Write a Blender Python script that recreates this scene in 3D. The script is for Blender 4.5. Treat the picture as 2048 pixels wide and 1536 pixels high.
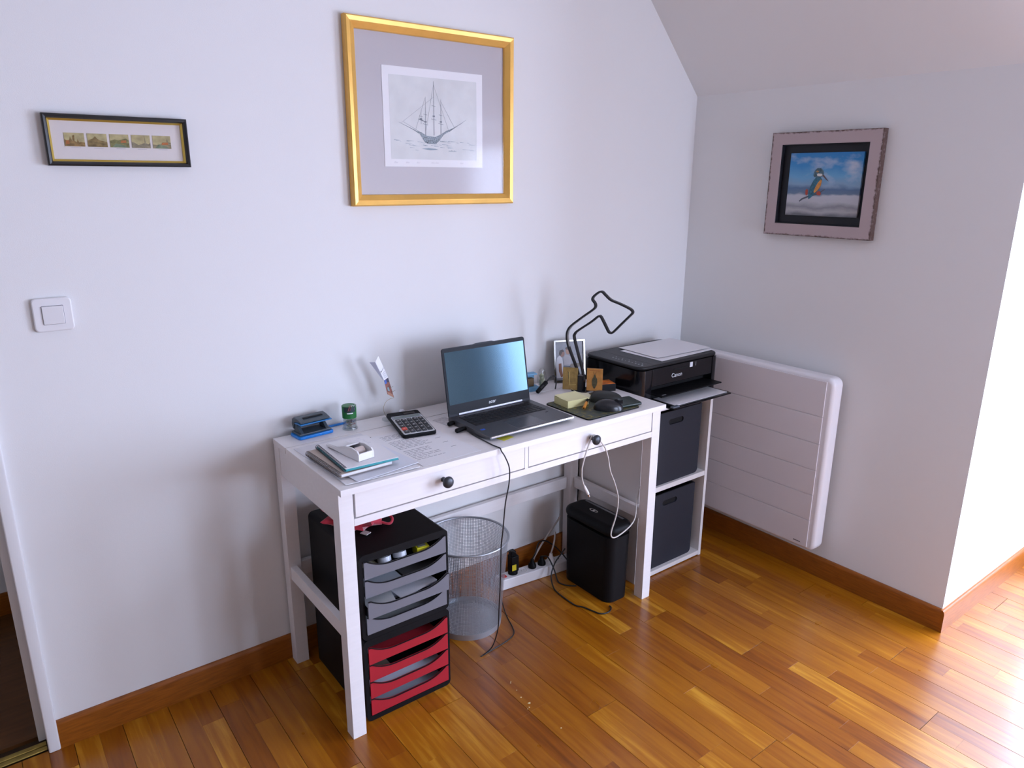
import bpy, bmesh, math, random
from mathutils import Vector, Matrix

random.seed(11)
D = bpy.data
SC = bpy.context.scene
COL = SC.collection
for o in list(D.objects):
    D.objects.remove(o, do_unlink=True)

# ------------------------------------------------------------------ camera
FPX = 1450.98
CAM = Vector((-0.66819, -2.04894, 1.50275))
yaw, pitch, roll = math.radians(-37.4748), math.radians(-15.86465), math.radians(0.30315)
F_ = Vector((math.sin(-yaw) * math.cos(pitch), math.cos(yaw) * math.cos(pitch), math.sin(pitch)))
R0 = F_.cross(Vector((0, 0, 1))).normalized()
U0 = R0.cross(F_)
R_ = math.cos(roll) * R0 + math.sin(roll) * U0
U_ = -math.sin(roll) * R0 + math.cos(roll) * U0
cd = D.cameras.new('camera')
cd.sensor_fit = 'HORIZONTAL'
cd.sensor_width = 36.0
cd.lens = FPX * 36.0 / 2048.0
cd.clip_start = 0.05
cam = D.objects.new('camera', cd)
COL.objects.link(cam)
m = Matrix(((R_.x, U_.x, -F_.x, CAM.x), (R_.y, U_.y, -F_.y, CAM.y), (R_.z, U_.z, -F_.z, CAM.z), (0, 0, 0, 1)))
cam.matrix_world = m
SC.camera = cam

# ------------------------------------------------------------------ world (plain overcast sky)
SKY = 2.0
w = D.worlds.new('sky')
SC.world = w
w.use_nodes = True
nt = w.node_tree
nt.nodes.clear()
wo = nt.nodes.new('ShaderNodeOutputWorld')
bg = nt.nodes.new('ShaderNodeBackground')
tc = nt.nodes.new('ShaderNodeTexCoord')
sp = nt.nodes.new('ShaderNodeSeparateXYZ')
mr = nt.nodes.new('ShaderNodeMapRange')
mr.inputs['From Min'].default_value = -0.06
mr.inputs['From Max'].default_value = 0.06
mx = nt.nodes.new('ShaderNodeMix')
mx.data_type = 'RGBA'
mx.inputs[6].default_value = (0.30, 0.29, 0.25, 1)
mx.inputs[7].default_value = (0.80, 0.89, 1.0, 1)
nt.links.new(tc.outputs['Generated'], sp.inputs[0])
nt.links.new(sp.outputs['Z'], mr.inputs['Value'])
nt.links.new(mr.outputs['Result'], mx.inputs[0])
nt.links.new(mx.outputs[2], bg.inputs['Color'])
bg.inputs['Strength'].default_value = SKY
nt.links.new(bg.outputs[0], wo.inputs[0])

# daylight entering through the two windows: one area light fills each opening
WX, WY0, WY1, WZ0, WZ1 = 2.75, -3.10, -1.235, 0.10, 1.77      # dormer window opening
FY, FX0, FX1, FZ0, FZ1 = -3.40, 1.10, 1.90, 0.50, 1.77      # window in the wall behind the camera
def daylight(name, loc, rot, sx, sy, radiance, col):
    l = D.lights.new(name, 'AREA')
    l.shape = 'RECTANGLE'
    l.size, l.size_y = sx, sy
    l.energy = radiance * math.pi * sx * sy
    l.color = col
    o = D.objects.new(name, l)
    o.location = loc
    o.rotation_euler = rot
    COL.objects.link(o)
DAY = (.60, .70, 1.0)
daylight('alcove_daylight', (WX + .12, (WY0 + WY1) / 2, (WZ0 + WZ1) / 2), (0, math.radians(90), 0), WZ1 - WZ0, WY1 - WY0, 10.5, DAY)
daylight('front_daylight', ((FX0 + FX1) / 2, FY - .12, (FZ0 + FZ1) / 2), (math.radians(90), 0, 0), FX1 - FX0, FZ1 - FZ0, 11.0, DAY)

SC.view_settings.view_transform = 'Standard'
SC.view_settings.look = 'None'
SC.view_settings.exposure = 0.85
SC.view_settings.gamma = 1.0
SC.view_settings.use_curve_mapping = False
SC.cycles.adaptive_threshold = .015
SC.cycles.max_bounces = 8
SC.cycles.diffuse_bounces = 4
SC.cycles.glossy_bounces = 3
SC.cycles.transmission_bounces = 4
SC.cycles.transparent_max_bounces = 12

# ------------------------------------------------------------------ materials
def N(nt, t, **kw):
    n = nt.nodes.new(t)
    for k, v in kw.items():
        setattr(n, k, v)
    return n

MATS = {}
def pm(name, col, rough=.5, metal=0, var=0.0, vscale=12, bump=0.0, bscale=250, coat=0, spec=.5, stretch=None, sheen=0):
    """principled material with optional procedural colour variation and fine relief"""
    if name in MATS:
        return MATS[name]
    mt = D.materials.new(name)
    mt.use_nodes = True
    t = mt.node_tree
    b = t.nodes['Principled BSDF']
    b.inputs['Base Color'].default_value = (*col, 1)
    b.inputs['Roughness'].default_value = rough
    b.inputs['Metallic'].default_value = metal
    b.inputs['Specular IOR Level'].default_value = spec
    b.inputs['Coat Weight'].default_value = coat
    b.inputs['Coat Roughness'].default_value = .08
    b.inputs['Sheen Weight'].default_value = sheen
    tcn = N(t, 'ShaderNodeTexCoord')
    src = tcn.outputs['Object']
    if stretch:
        mp = N(t, 'ShaderNodeMapping')
        mp.inputs['Scale'].default_value = stretch
        t.links.new(src, mp.inputs['Vector'])
        src = mp.outputs['Vector']
    if var:
        nz = N(t, 'ShaderNodeTexNoise')
        nz.inputs['Scale'].default_value = vscale
        nz.inputs['Detail'].default_value = 5
        t.links.new(src, nz.inputs['Vector'])
        cr = N(t, 'ShaderNodeValToRGB')
        cr.color_ramp.elements[0].position = .3
        cr.color_ramp.elements[1].position = .7
        cr.color_ramp.elements[0].color = (*[c * (1 - var) for c in col], 1)
        cr.color_ramp.elements[1].color = (*[min(1, c * (1 + var)) for c in col], 1)
        t.links.new(nz.outputs['Fac'], cr.inputs['Fac'])
        t.links.new(cr.outputs['Color'], b.inputs['Base Color'])
    if bump:
        nb = N(t, 'ShaderNodeTexNoise')
        nb.inputs['Scale'].default_value = bscale
        nb.inputs['Detail'].default_value = 3
        t.links.new(src, nb.inputs['Vector'])
        bp = N(t, 'ShaderNodeBump')
        bp.inputs['Strength'].default_value = bump
        bp.inputs['Distance'].default_value = .002
        t.links.new(nb.outputs['Fac'], bp.inputs['Height'])
        t.links.new(bp.outputs['Normal'], b.inputs['Normal'])
    MATS[name] = mt
    return mt

def glass_mat(name, tint=(1, 1, 1), rough=0.0, ior=1.45, const=None):
    mt = D.materials.new(name)
    mt.use_nodes = True
    t = mt.node_tree
    t.nodes.clear()
    out = N(t, 'ShaderNodeOutputMaterial')
    mixs = N(t, 'ShaderNodeMixShader')
    tr = N(t, 'ShaderNodeBsdfTransparent')
    tr.inputs[0].default_value = (*tint, 1)
    gl = N(t, 'ShaderNodeBsdfGlossy')
    gl.inputs['Roughness'].default_value = rough
    fr = N(t, 'ShaderNodeFresnel')
    fr.inputs['IOR'].default_value = ior
    if const is None:
        # thin sheet: reflect at the entry face only, pass straight through the exit face
        ge = N(t, 'ShaderNodeNewGeometry')
        iv = N(t, 'ShaderNodeMath', operation='SUBTRACT')
        iv.inputs[0].default_value = 1.0
        t.links.new(ge.outputs['Backfacing'], iv.inputs[1])
        ml = N(t, 'ShaderNodeMath', operation='MULTIPLY')
        t.links.new(fr.outputs[0], ml.inputs[0])
        t.links.new(iv.outputs[0], ml.inputs[1])
        t.links.new(ml.outputs[0], mixs.inputs[0])
    else:
        mixs.inputs[0].default_value = const
    t.links.new(tr.outputs[0], mixs.inputs[1])
    t.links.new(gl.outputs[0], mixs.inputs[2])
    t.links.new(mixs.outputs[0], out.inputs[0])
    return mt

def floor_mat():
    mt = D.materials.new('oak_parquet')
    mt.use_nodes = True
    t = mt.node_tree
    b = t.nodes['Principled BSDF']
    at = N(t, 'ShaderNodeAttribute', attribute_name='rnd')
    geo = N(t, 'ShaderNodeNewGeometry')
    mp = N(t, 'ShaderNodeMapping')
    mp.inputs['Scale'].default_value = (34, 2.6, 34)
    t.links.new(geo.outputs['Position'], mp.inputs['Vector'])
    nz = N(t, 'ShaderNodeTexNoise', noise_dimensions='4D')
    nz.inputs['Scale'].default_value = 1.6
    nz.inputs['Detail'].default_value = 6
    nz.inputs['Distortion'].default_value = .35
    mu = N(t, 'ShaderNodeMath', operation='MULTIPLY')
    mu.inputs[1].default_value = 37.0
    t.links.new(at.outputs['Fac'], mu.inputs[0])
    t.links.new(mp.outputs[0], nz.inputs['Vector'])
    t.links.new(mu.outputs[0], nz.inputs['W'])
    cr = N(t, 'ShaderNodeValToRGB')
    e = cr.color_ramp.elements
    e[0].position, e[0].color = 0.0, (.165, .038, .0010, 1)
    e[1].position, e[1].color = 1.0, (.56, .255, .020, 1)
    k = e.new(.25); k.color = (.255, .070, .0018, 1)
    k = e.new(.75); k.color = (.38, .132, .0042, 1)
    ad = N(t, 'ShaderNodeMath', operation='MULTIPLY_ADD')
    ad.inputs[1].default_value = .62
    t.links.new(at.outputs['Fac'], ad.inputs[0])
    m2 = N(t, 'ShaderNodeMath', operation='MULTIPLY_ADD')
    m2.inputs[1].default_value = 1.3
    m2.inputs[2].default_value = -.46
    t.links.new(nz.outputs['Fac'], m2.inputs[0])
    t.links.new(m2.outputs[0], ad.inputs[2])
    t.links.new(ad.outputs[0], cr.inputs['Fac'])
    t.links.new(cr.outputs[0], b.inputs['Base Color'])
    b.inputs['Specular IOR Level'].default_value = .3
    b.inputs['Coat Weight'].default_value = .6
    b.inputs['Coat Roughness'].default_value = .24
    n2 = N(t, 'ShaderNodeTexNoise')
    n2.inputs['Scale'].default_value = 6
    t.links.new(geo.outputs['Position'], n2.inputs['Vector'])
    r2 = N(t, 'ShaderNodeMapRange')
    r2.inputs['To Min'].default_value = .24
    r2.inputs['To Max'].default_value = .36
    t.links.new(n2.outputs['Fac'], r2.inputs['Value'])
    t.links.new(r2.outputs[0], b.inputs['Roughness'])
    bp = N(t, 'ShaderNodeBump')
    bp.inputs['Strength'].default_value = .06
    bp.inputs['Distance'].default_value = .001
    t.links.new(nz.outputs['Fac'], bp.inputs['Height'])
    t.links.new(bp.outputs[0], b.inputs['Normal'])
    return mt

M_WALL = pm('wall_paint', (.80, .795, .79), .75, bump=.10, bscale=420, spec=.25)
M_WALL2 = pm('wall_beige_low_fill', (.42, .36, .29), .8, bump=.10, bscale=420, spec=.2)  # unseen front wall, made darker and warmer to cut the fill light
M_CEIL = pm('ceiling_paint', (.80, .795, .79), .8, bump=.06, bscale=420, spec=.2)
M_FLOOR = floor_mat()
M_SUB = pm('subfloor', (.05, .025, .008), .8)
M_BASE = pm('baseboard_wood', (.27, .078, .006), .38, spec=.35, var=.22, vscale=6, stretch=(3, 3, 30), bump=.04, bscale=30)
M_TRIM = pm('trim_white', (.80, .80, .81), .4)
M_BRASS = pm('brass', (.52, .38, .10), .42, metal=.8, var=.2, vscale=40)
M_DESK = pm('desk_white', (.82, .79, .785), .38, var=.02, vscale=8, bump=.03, bscale=60, stretch=(1, 14, 14))
M_KNOB = pm('knob_metal', (.055, .06, .07), .38, metal=.55)
M_BLACK = pm('black_plastic', (.006, .006, .007), .5, bump=.05, bscale=900, spec=.14)
M_BLACKG = pm('black_gloss', (.006, .006, .008), .14, spec=.4)
M_GREYP = pm('grey_plastic', (.165, .162, .182), .55, spec=.3, bump=.03, bscale=700)
M_REDP = pm('red_plastic', (.36, .012, .022), .55, spec=.3, bump=.03, bscale=700)
M_PAPER = pm('white_paper', (.82, .81, .83), .7)
M_PAPER2 = pm('soft_white_paper', (.72, .71, .74), .75)
M_INK = pm('ink', (.05, .05, .06), .7)
M_INKL = pm('faint_ink', (.36, .36, .40), .7)
M_STEEL = pm('bin_steel', (.42, .45, .49), .36, metal=.6)
M_CHROME = pm('chrome', (.75, .75, .76), .16, metal=1)
M_RAD = pm('heater_enamel', (.76, .72, .74), .33)
M_RADL = pm('heater_edge', (.80, .77, .79), .28)
M_WHITEP = pm('white_plastic', (.80, .79, .80), .35)
M_UNIT = pm('shelf_white', (.78, .75, .73), .5)
M_BOX = pm('charcoal_box', (.024, .026, .036), .62, bump=.08, bscale=500, spec=.3)
M_DARKHOLE = pm('hollow_shade', (.004, .004, .005), .9)  # near-black colour stands in for the shade inside hollows
M_GLASS = glass_mat('pane_glass')
M_PGLASS = glass_mat('picture_glass', rough=.10, ior=1.38)
M_CLEAR = glass_mat('clear_plastic', (.88, .90, .90), .08, 1.5, .10)

# ------------------------------------------------------------------ mesh helpers
BASE = {}
def link(name, me, mat=None, parent=None):
    o = D.objects.new(name, me)
    COL.objects.link(o)
    if mat:
        me.materials.append(mat)
    if parent is not None:
        o.parent = parent
    return o

def finish(bm, name, angle=35):
    bmesh.ops.recalc_face_normals(bm, faces=bm.faces)
    me = D.meshes.new(name)
    bm.to_mesh(me)
    bm.free()
    for p in me.polygons:
        p.use_smooth = True
    me.set_sharp_from_angle(angle=math.radians(angle))
    return me

def obj(name, bm, mat, parent=None, angle=35, kind=None, label=None):
    """part: verts are given in the frame of the parent's thing (world minus the thing's base)"""
    if parent is not None and parent in BASE:
        b = BASE[parent]
        if b is not None:
            bmesh.ops.translate(bm, verts=bm.verts, vec=-b)
    o = link(name, finish(bm, name, angle), mat, parent)
    soften(o)
    if parent is not None:
        BASE[o] = BASE.get(parent)
    if kind:
        o['kind'] = kind
    if label:
        o['label'] = label
    return o

def soften(o):
    md = o.modifiers.new('weighted', 'WEIGHTED_NORMAL')
    md.keep_sharp = True

def thing(name, label, cat, loc=(0, 0, 0), rotz=None, group=None):
    """an Empty at the thing's base; without rotz its parts are given in world coordinates"""
    o = D.objects.new(name, None)
    o.empty_display_size = .05
    COL.objects.link(o)
    o.location = loc
    o['label'] = label
    o['category'] = cat
    if group:
        o['group'] = group
    if rotz is None:
        BASE[o] = Vector(loc)
    else:
        o.rotation_euler = (0, 0, rotz)
        BASE[o] = None
    return o

def solo(name, label, cat, bm, mat, group=None, angle=35):
    lo = [min(v.co[i] for v in bm.verts) for i in range(3)]
    hi = [max(v.co[i] for v in bm.verts) for i in range(3)]
    c = Vector(((lo[0] + hi[0]) / 2, (lo[1] + hi[1]) / 2, lo[2]))
    bmesh.ops.translate(bm, verts=bm.verts, vec=-c)
    o = link(name, finish(bm, name, angle), mat)
    soften(o)
    o.location = c
    o['label'] = label
    o['category'] = cat
    if group:
        o['group'] = group
    BASE[o] = c
    return o

def struct(name, bm, mat, parent=None):
    o = link(name, finish(bm, name, 30), mat, parent)
    if parent is None:
        o['kind'] = 'structure'
    BASE[o] = Vector((0, 0, 0))
    return o

def nb():
    return bmesh.new()

def merge(bm, t, M=None):
    me = D.meshes.new('tmp')
    if M is not None:
        bmesh.ops.transform(t, matrix=M, verts=t.verts)
    t.to_mesh(me)
    t.free()
    bm.from_mesh(me)
    D.meshes.remove(me)
    return bm

def box(bm, x0, x1, y0, y1, z0, z1, r=0, seg=2, M=None):
    t = bmesh.new()
    bmesh.ops.create_cube(t, size=1)
    bmesh.ops.scale(t, vec=(abs(x1 - x0), abs(y1 - y0), abs(z1 - z0)), verts=t.verts)
    bmesh.ops.translate(t, vec=((x0 + x1) / 2, (y0 + y1) / 2, (z0 + z1) / 2), verts=t.verts)
    if r > 0:
        bmesh.ops.bevel(t, geom=t.edges[:], offset=r, segments=seg, profile=.5, affect='EDGES', clamp_overlap=True)
    return merge(bm, t, M)

def B(x0, x1, y0, y1, z0, z1, r=0, seg=2, M=None):
    return box(nb(), x0, x1, y0, y1, z0, z1, r, seg, M)

def rrect(x0, x1, y0, y1, r, seg=5):
    pts = []
    for cx, cy, a0 in ((x1 - r, y1 - r, 0), (x0 + r, y1 - r, 90), (x0 + r, y0 + r, 180), (x1 - r, y0 + r, 270)):
        for i in range(seg + 1):
            a = math.radians(a0 + 90 * i / seg)
            pts.append((cx + r * math.cos(a), cy + r * math.sin(a)))
    return pts

AX = {'z': lambda a, b, c: (a, b, c), 'y': lambda a, b, c: (a, c, b), 'x': lambda a, b, c: (c, a, b)}
def prism(bm, pts, h0, h1, axis='z', M=None, r=0, seg=2):
    """2D outline extruded along an axis; r rounds the rims"""
    f = AX[axis]
    t = bmesh.new()
    v0 = [t.verts.new(f(a, b, h0)) for a, b in pts]
    v1 = [t.verts.new(f(a, b, h1)) for a, b in pts]
    n = len(pts)
    t.faces.new(v0)
    t.faces.new(v1)
    for i in range(n):
        t.faces.new((v0[i], v0[(i + 1) % n], v1[(i + 1) % n], v1[i]))
    bmesh.ops.recalc_face_normals(t, faces=t.faces)
    if r > 0:
        ed = [e for e in t.edges if (e.verts[0] in v0) == (e.verts[1] in v0)]
        bmesh.ops.bevel(t, geom=ed, offset=r, segments=seg, profile=.5, affect='EDGES', clamp_overlap=True)
    return merge(bm, t, M)

def ring(bm, outer, inner, h0, h1, axis='z', M=None):
    f = AX[axis]
    t = bmesh.new()
    n = len(outer)
    L = [[t.verts.new(f(a, b, h)) for a, b in p] for p, h in ((outer, h0), (outer, h1), (inner, h1), (inner, h0))]
    for k in range(4):
        A, Bq = L[k], L[(k + 1) % 4]
        for i in range(n):
            t.faces.new((A[i], A[(i + 1) % n], Bq[(i + 1) % n], Bq[i]))
    return merge(bm, t, M)

def catmull(P, n=8):
    P = [Vector(p) for p in P]
    out = []
    Q = [P[0] * 2 - P[1]] + P + [P[-1] * 2 - P[-2]]
    for i in range(1, len(Q) - 2):
        a, b, c, d = Q[i - 1], Q[i], Q[i + 1], Q[i + 2]
        for k in range(n):
            t = k / n
            out.append(.5 * ((2 * b) + (c - a) * t + (2 * a - 5 * b + 4 * c - d) * t * t + (3 * b - a - 3 * c + d) * t ** 3))
    out.append(P[-1])
    return out

def tube(bm, pts, r, seg=8, closed=False, rb=None, up=None):
    """sweep a round (or r x rb oval/flat) section along points"""
    pts = [Vector(p) for p in pts]
    n = len(pts)
    rings = []
    prev = None
    for i, p in enumerate(pts):
        if closed:
            tg = pts[(i + 1) % n] - pts[i - 1]
        else:
            tg = pts[min(i + 1, n - 1)] - pts[max(i - 1, 0)]
        tg.normalize()
        if up is not None:
            nrm = Vector(up)
            nrm = (nrm - tg * nrm.dot(tg)).normalized()
        elif prev is None:
            ref = Vector((0, 0, 1)) if abs(tg.z) < .9 else Vector((1, 0, 0))
            nrm = (ref - tg * ref.dot(tg)).normalized()
        else:
            nrm = (prev - tg * prev.dot(tg)).normalized()
        prev = nrm
        bi = tg.cross(nrm)
        rr = r[i] if isinstance(r, (list, tuple)) else r
        r2 = rr if rb is None else rb
        rings.append([bm.verts.new(p + nrm * (rr * math.cos(2 * math.pi * k / seg)) + bi * (r2 * math.sin(2 * math.pi * k / seg))) for k in range(seg)])
    for i in range(n if closed else n - 1):
        A, Bq = rings[i], rings[(i + 1) % n]
        for k in range(seg):
            bm.faces.new((A[k], A[(k + 1) % seg], Bq[(k + 1) % seg], Bq[k]))
    if not closed:
        bm.faces.new(rings[0])
        bm.faces.new(rings[-1])
    return bm

def ribbon(bm, pts, nrm, half_w, half_t, closed=False):
    """flat bar swept along points; half_w along the fixed direction nrm, half_t across it"""
    pts = [Vector(p) for p in pts]
    n = len(pts)
    nrm = Vector(nrm).normalized()
    rings = []
    for i, p in enumerate(pts):
        tg = (pts[(i + 1) % n] - pts[i - 1]) if closed else (pts[min(i + 1, n - 1)] - pts[max(i - 1, 0)])
        tg.normalize()
        s = tg.cross(nrm).normalized()
        rings.append([bm.verts.new(p + nrm * a * half_w + s * c * half_t) for a, c in ((-1, -1), (1, -1), (1, 1), (-1, 1))])
    for i in range(n if closed else n - 1):
        A, Bq = rings[i], rings[(i + 1) % n]
        for k in range(4):
            bm.faces.new((A[k], A[(k + 1) % 4], Bq[(k + 1) % 4], Bq[k]))
    if not closed:
        bm.faces.new(rings[0])
        bm.faces.new(rings[-1])
    return bm

def lathe(bm, prof, cx, cy, seg=32, M=None):
    t = bmesh.new()
    rings = []
    for r, z in prof:
        if r < 1e-6:
            rings.append([t.verts.new((cx, cy, z))])
        else:
            rings.append([t.verts.new((cx + r * math.cos(2 * math.pi * k / seg), cy + r * math.sin(2 * math.pi * k / seg), z)) for k in range(seg)])
    for A, Bq in zip(rings, rings[1:]):
        for k in range(seg):
            if len(A) == 1 and len(Bq) == 1:
                continue
            if len(A) == 1:
                t.faces.new((A[0], Bq[k], Bq[(k + 1) % seg]))
            elif len(Bq) == 1:
                t.faces.new((A[k], A[(k + 1) % seg], Bq[0]))
            else:
                t.faces.new((A[k], A[(k + 1) % seg], Bq[(k + 1) % seg], Bq[k]))
    return merge(bm, t, M)

def sphere(bm, c, s, seg=16, M=None):
    t = bmesh.new()
    bmesh.ops.create_uvsphere(t, u_segments=seg, v_segments=seg // 2 + 2, radius=1)
    bmesh.ops.scale(t, vec=s, verts=t.verts)
    bmesh.ops.translate(t, vec=c, verts=t.verts)
    return merge(bm, t, M)

def Rz(a, c=(0, 0, 0)):
    return Matrix.Translation(c) @ Matrix.Rotation(math.radians(a), 4, 'Z') @ Matrix.Translation([-q for q in c])

def text_bm(s, size, M, depth=.0004, shear=0):
    cu = D.curves.new('t', 'FONT')
    cu.body = s
    cu.size = size
    cu.extrude = depth
    cu.shear = shear
    cu.align_x = 'CENTER'
    cu.align_y = 'CENTER'
    o = D.objects.new('t', cu)
    COL.objects.link(o)
    bpy.context.view_layer.update()
    me = D.meshes.new_from_object(o.evaluated_get(bpy.context.evaluated_depsgraph_get()))
    bm = bmesh.new()
    bm.from_mesh(me)
    D.objects.remove(o, do_unlink=True)
    D.curves.remove(cu)
    D.meshes.remove(me)
    bmesh.ops.transform(bm, matrix=M, verts=bm.verts)
    return bm

def frame3(o, x, y):
    """matrix placing local x,y (z = normal) at point o"""
    x, y = Vector(x).normalized(), Vector(y).normalized()
    z = x.cross(y)
    return Matrix(((x.x, y.x, z.x, o[0]), (x.y, y.y, z.y, o[1]), (x.z, y.z, z.z, o[2]), (0, 0, 0, 1)))

# ------------------------------------------------------------------ structure
XR, YE, ZC, S1, BH, BT = 1.843, -1.214, 1.824, .9615, .084, .0122
ZT = 2.5
XT = XR - (ZT - ZC) * S1
XDR = -.66                                   # right side of the door opening
XL = -2.4

b = nb()
box(b, XDR, 2.0, 0, .08, -.02, 2.62)
box(b, -1.56, XDR, 0, .08, 2.06, 2.62)
box(b, XL - .1, -1.56, 0, .08, -.02, 2.62)
struct('wall_back', b, M_WALL)
b = nb()
prism(b, [(0.08, -.02), (YE + .1, -.02), (YE + .1, ZC), (0.08, ZC)], XR, XR + .1, 'x')
struct('wall_right', b, M_WALL)
# alcove of the window
ZD = ZC
struct('wall_alcove_near', B(XR, WX + .1, YE, YE + .1, -.02, ZC + .1), M_WALL)
struct('ceiling_alcove', B(XR, WX + .1, FY - .1, YE, ZC, ZC + .1), M_CEIL)
b = nb()
box(b, WX, WX + .1, FY - .1, WY0, -.02, ZD)
box(b, WX, WX + .1, WY1, YE, -.02, ZD)
box(b, WX, WX + .1, WY0, WY1, -.02, WZ0)
box(b, WX, WX + .1, WY0, WY1, WZ1, ZD)
struct('wall_alcove_window', b, M_WALL)
# roof slope
def slope(y0, y1, xa):
    za = ZC + (XR - xa) / S1
    return prism(nb(), [(xa, za), (XT - .01, ZT + .0104), (XT - .01, ZT + .15), (xa + .1, za + .06)], y0, y1, 'y')
struct('ceiling_slope', slope(FY, 0.0, XR), M_CEIL)
struct('ceiling', B(XL - .1, XT, FY - .1, .08, ZT, ZT + .1), M_CEIL)
struct('wall_left', B(XL - .1, XL, FY - .1, .08, -.02, ZT), pm('wall_greige_low_bounce', (.52, .49, .45), .8, bump=.10, bscale=420, spec=.2))  # unseen wall, toned down so it bounces less light
b = nb()
box(b, XL, FX0, FY - .1, FY, -.02, ZT + .1)
box(b, FX1, WX + .1, FY - .1, FY, -.02, ZT + .1)
box(b, FX0, FX1, FY - .1, FY, -.02, FZ0)
box(b, FX0, FX1, FY - .1, FY, FZ1, ZT + .1)
struct('wall_front', b, M_WALL2)

def window(name, M, wd, ht):
    """two-casement window in a local frame: x across, z up, y thickness"""
    b = nb()
    box(b, 0, .04, -.03, .03, 0, ht, M=M)
    box(b, wd - .04, wd, -.03, .03, 0, ht, M=M)
    box(b, .04, wd - .04, -.03, .03, 0, .06, M=M)
    box(b, .04, wd - .04, -.03, .03, ht - .05, ht, M=M)
    box(b, wd / 2 - .04, wd / 2 + .04, -.03, .03, .06, ht - .05, M=M)
    f = struct(name, b, M_TRIM)
    for x0, x1 in ((.04, wd / 2 - .04), (wd / 2 + .04, wd - .04)):
        p = link('pane', finish(B(x0, x1, -.002, .002, .06, ht - .05, M=M), 'pane'), M_GLASS, f)
window('window_1', Matrix.Translation((WX + .05, WY0, WZ0)) @ Matrix.Rotation(math.radians(90), 4, 'Z'), WY1 - WY0, WZ1 - WZ0)
window('window_2', Matrix.Translation((FX0, FY - .05, FZ0)), FX1 - FX0, FZ1 - FZ0)

# hall behind the door opening
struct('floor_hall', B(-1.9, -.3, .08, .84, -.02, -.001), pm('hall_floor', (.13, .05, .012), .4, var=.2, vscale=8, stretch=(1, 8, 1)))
struct('wall_hall', B(-1.9, -.3, .84, .92, -.02, 2.5), M_WALL)
b = nb()
box(b, -.3, -.22, .08, .92, -.02, 2.5)
box(b, -1.98, -1.9, .08, .92, -.02, 2.5)
struct('wall_hall_sides', b, M_WALL)
struct('ceiling_hall', B(-1.98, -.22, .08, .92, 2.5, 2.58), M_CEIL)
struct('baseboard_hall', B(-1.9, -.3, .827, .84, 0, BH, .003), M_BASE)

# door frame (right jamb in view) and brass threshold
b = nb()
box(b, -.676, -.648, -.016, .052, 0, 2.09, .004, 3)
box(b, -.694, -.660, .052, .075, 0, 2.09, .002)
box(b, -1.56, -1.50, -.016, .075, 0, 2.09, .004)
box(b, -1.50, -.676, -.016, .075, 2.03, 2.09, .004)
tr = struct('trim_1', b, M_TRIM)
link('strike_plate', finish(B(-.696, -.692, .054, .066, .62, .80, .001), 'strike_plate'), M_CHROME, tr)
b = nb()
box(b, -1.50, -.678, .004, .020, 0, .004, .0015)
box(b, -1.50, -.678, .0235, .040, 0, .005, .0015)
struct('trim_2', b, M_BRASS)

def bprof(bm, p0, p1, nrm):
    """baseboard with a rounded top edge between two floor points; nrm points into the room"""
    p0, p1, nrm = Vector(p0), Vector(p1), Vector(nrm)
    prof = [(0, 0), (BT, 0), (BT, BH - .012), (BT - .002, BH - .005), (BT - .006, BH), (0, BH)]
    A = [bm.verts.new(p0 + nrm * a + Vector((0, 0, c))) for a, c in prof]
    Bq = [bm.verts.new(p1 + nrm * a + Vector((0, 0, c))) for a, c in prof]
    n = len(prof)
    for i in range(n):
        bm.faces.new((A[i], A[(i + 1) % n], Bq[(i + 1) % n], Bq[i]))
    bm.faces.new(A)
    bm.faces.new(Bq)
    return bm
struct('baseboard_back', bprof(nb(), (-.648, 0, 0), (XR, 0, 0), (0, -1, 0)), M_BASE)
struct('baseboard_right', bprof(nb(), (XR, -BT, 0), (XR, YE, 0), (-1, 0, 0)), M_BASE)
struct('baseboard_alcove', bprof(nb(), (XR - BT, YE, 0), (WX, YE, 0), (0, -1, 0)), M_BASE)

# parquet: two-strip boards laid along y; the strips in view are parts, the rest is one part
fl = struct('floor', B(XL - .1, WX + .1, FY - .1, .08, -.05, -.012), M_SUB)
F2, R2, U2 = F_, R_, U_
def proj(p):
    v = Vector(p) - CAM
    z = v.dot(F2)
    if z < .1:
        return None
    return (1024 + FPX * v.dot(R2) / z, 768 - FPX * v.dot(U2) / z, z)
strips = []
SW = .0595
x = -2.4 - .014
k = 0
while x < WX:
    # board ends of this column, then strips inside each board
    y = FY - random.uniform(0, 1.2)
    top = 0.0
    while y < top:
        L = random.uniform(.95, 1.5)
        y1 = min(y + L, top)
        for s in range(2):
            xs = x + s * SW
            ya = y
            while ya < y1 - 1e-4:
                yb = min(ya + random.choice((.22, .28, .33, .40, .46, .55, .62)), y1)
                if y1 - yb < .09:
                    yb = y1
                strips.append((xs, xs + SW, max(ya, FY), yb, ya == y, yb == y1, s))
                ya = yb
        y = y1
    x += 2 * SW + .0008
vis = []
rest = []
for st in strips:
    x0, x1, y0, y1, e0, e1, s = st
    if y1 <= FY or y1 - max(y0, FY) < .005:
        continue
    if x0 > XR - .005 and (y0 > YE or y1 > YE):
        if y0 > YE:
            continue
        y1 = YE
    x1 = min(x1, WX)
    st = (x0, x1, y0, y1, e0, e1, s)
    area = 0
    c = [proj((px, py, 0)) for px, py in ((x0, y0), (x1, y0), (x1, y1), (x0, y1))]
    if all(c):
        cx = sum(q[0] for q in c) / 4
        cy = sum(q[1] for q in c) / 4
        if any(-20 < q[0] < 2068 and -20 < q[1] < 1556 for q in c):
            area = abs(sum(c[i][0] * c[(i + 1) % 4][1] - c[(i + 1) % 4][0] * c[i][1] for i in range(4))) / 2
    (vis if area > 0 else rest).append((area, st))
vis.sort(key=lambda t: -t[0])
rest += vis[290:]
vis = vis[:290]
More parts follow.
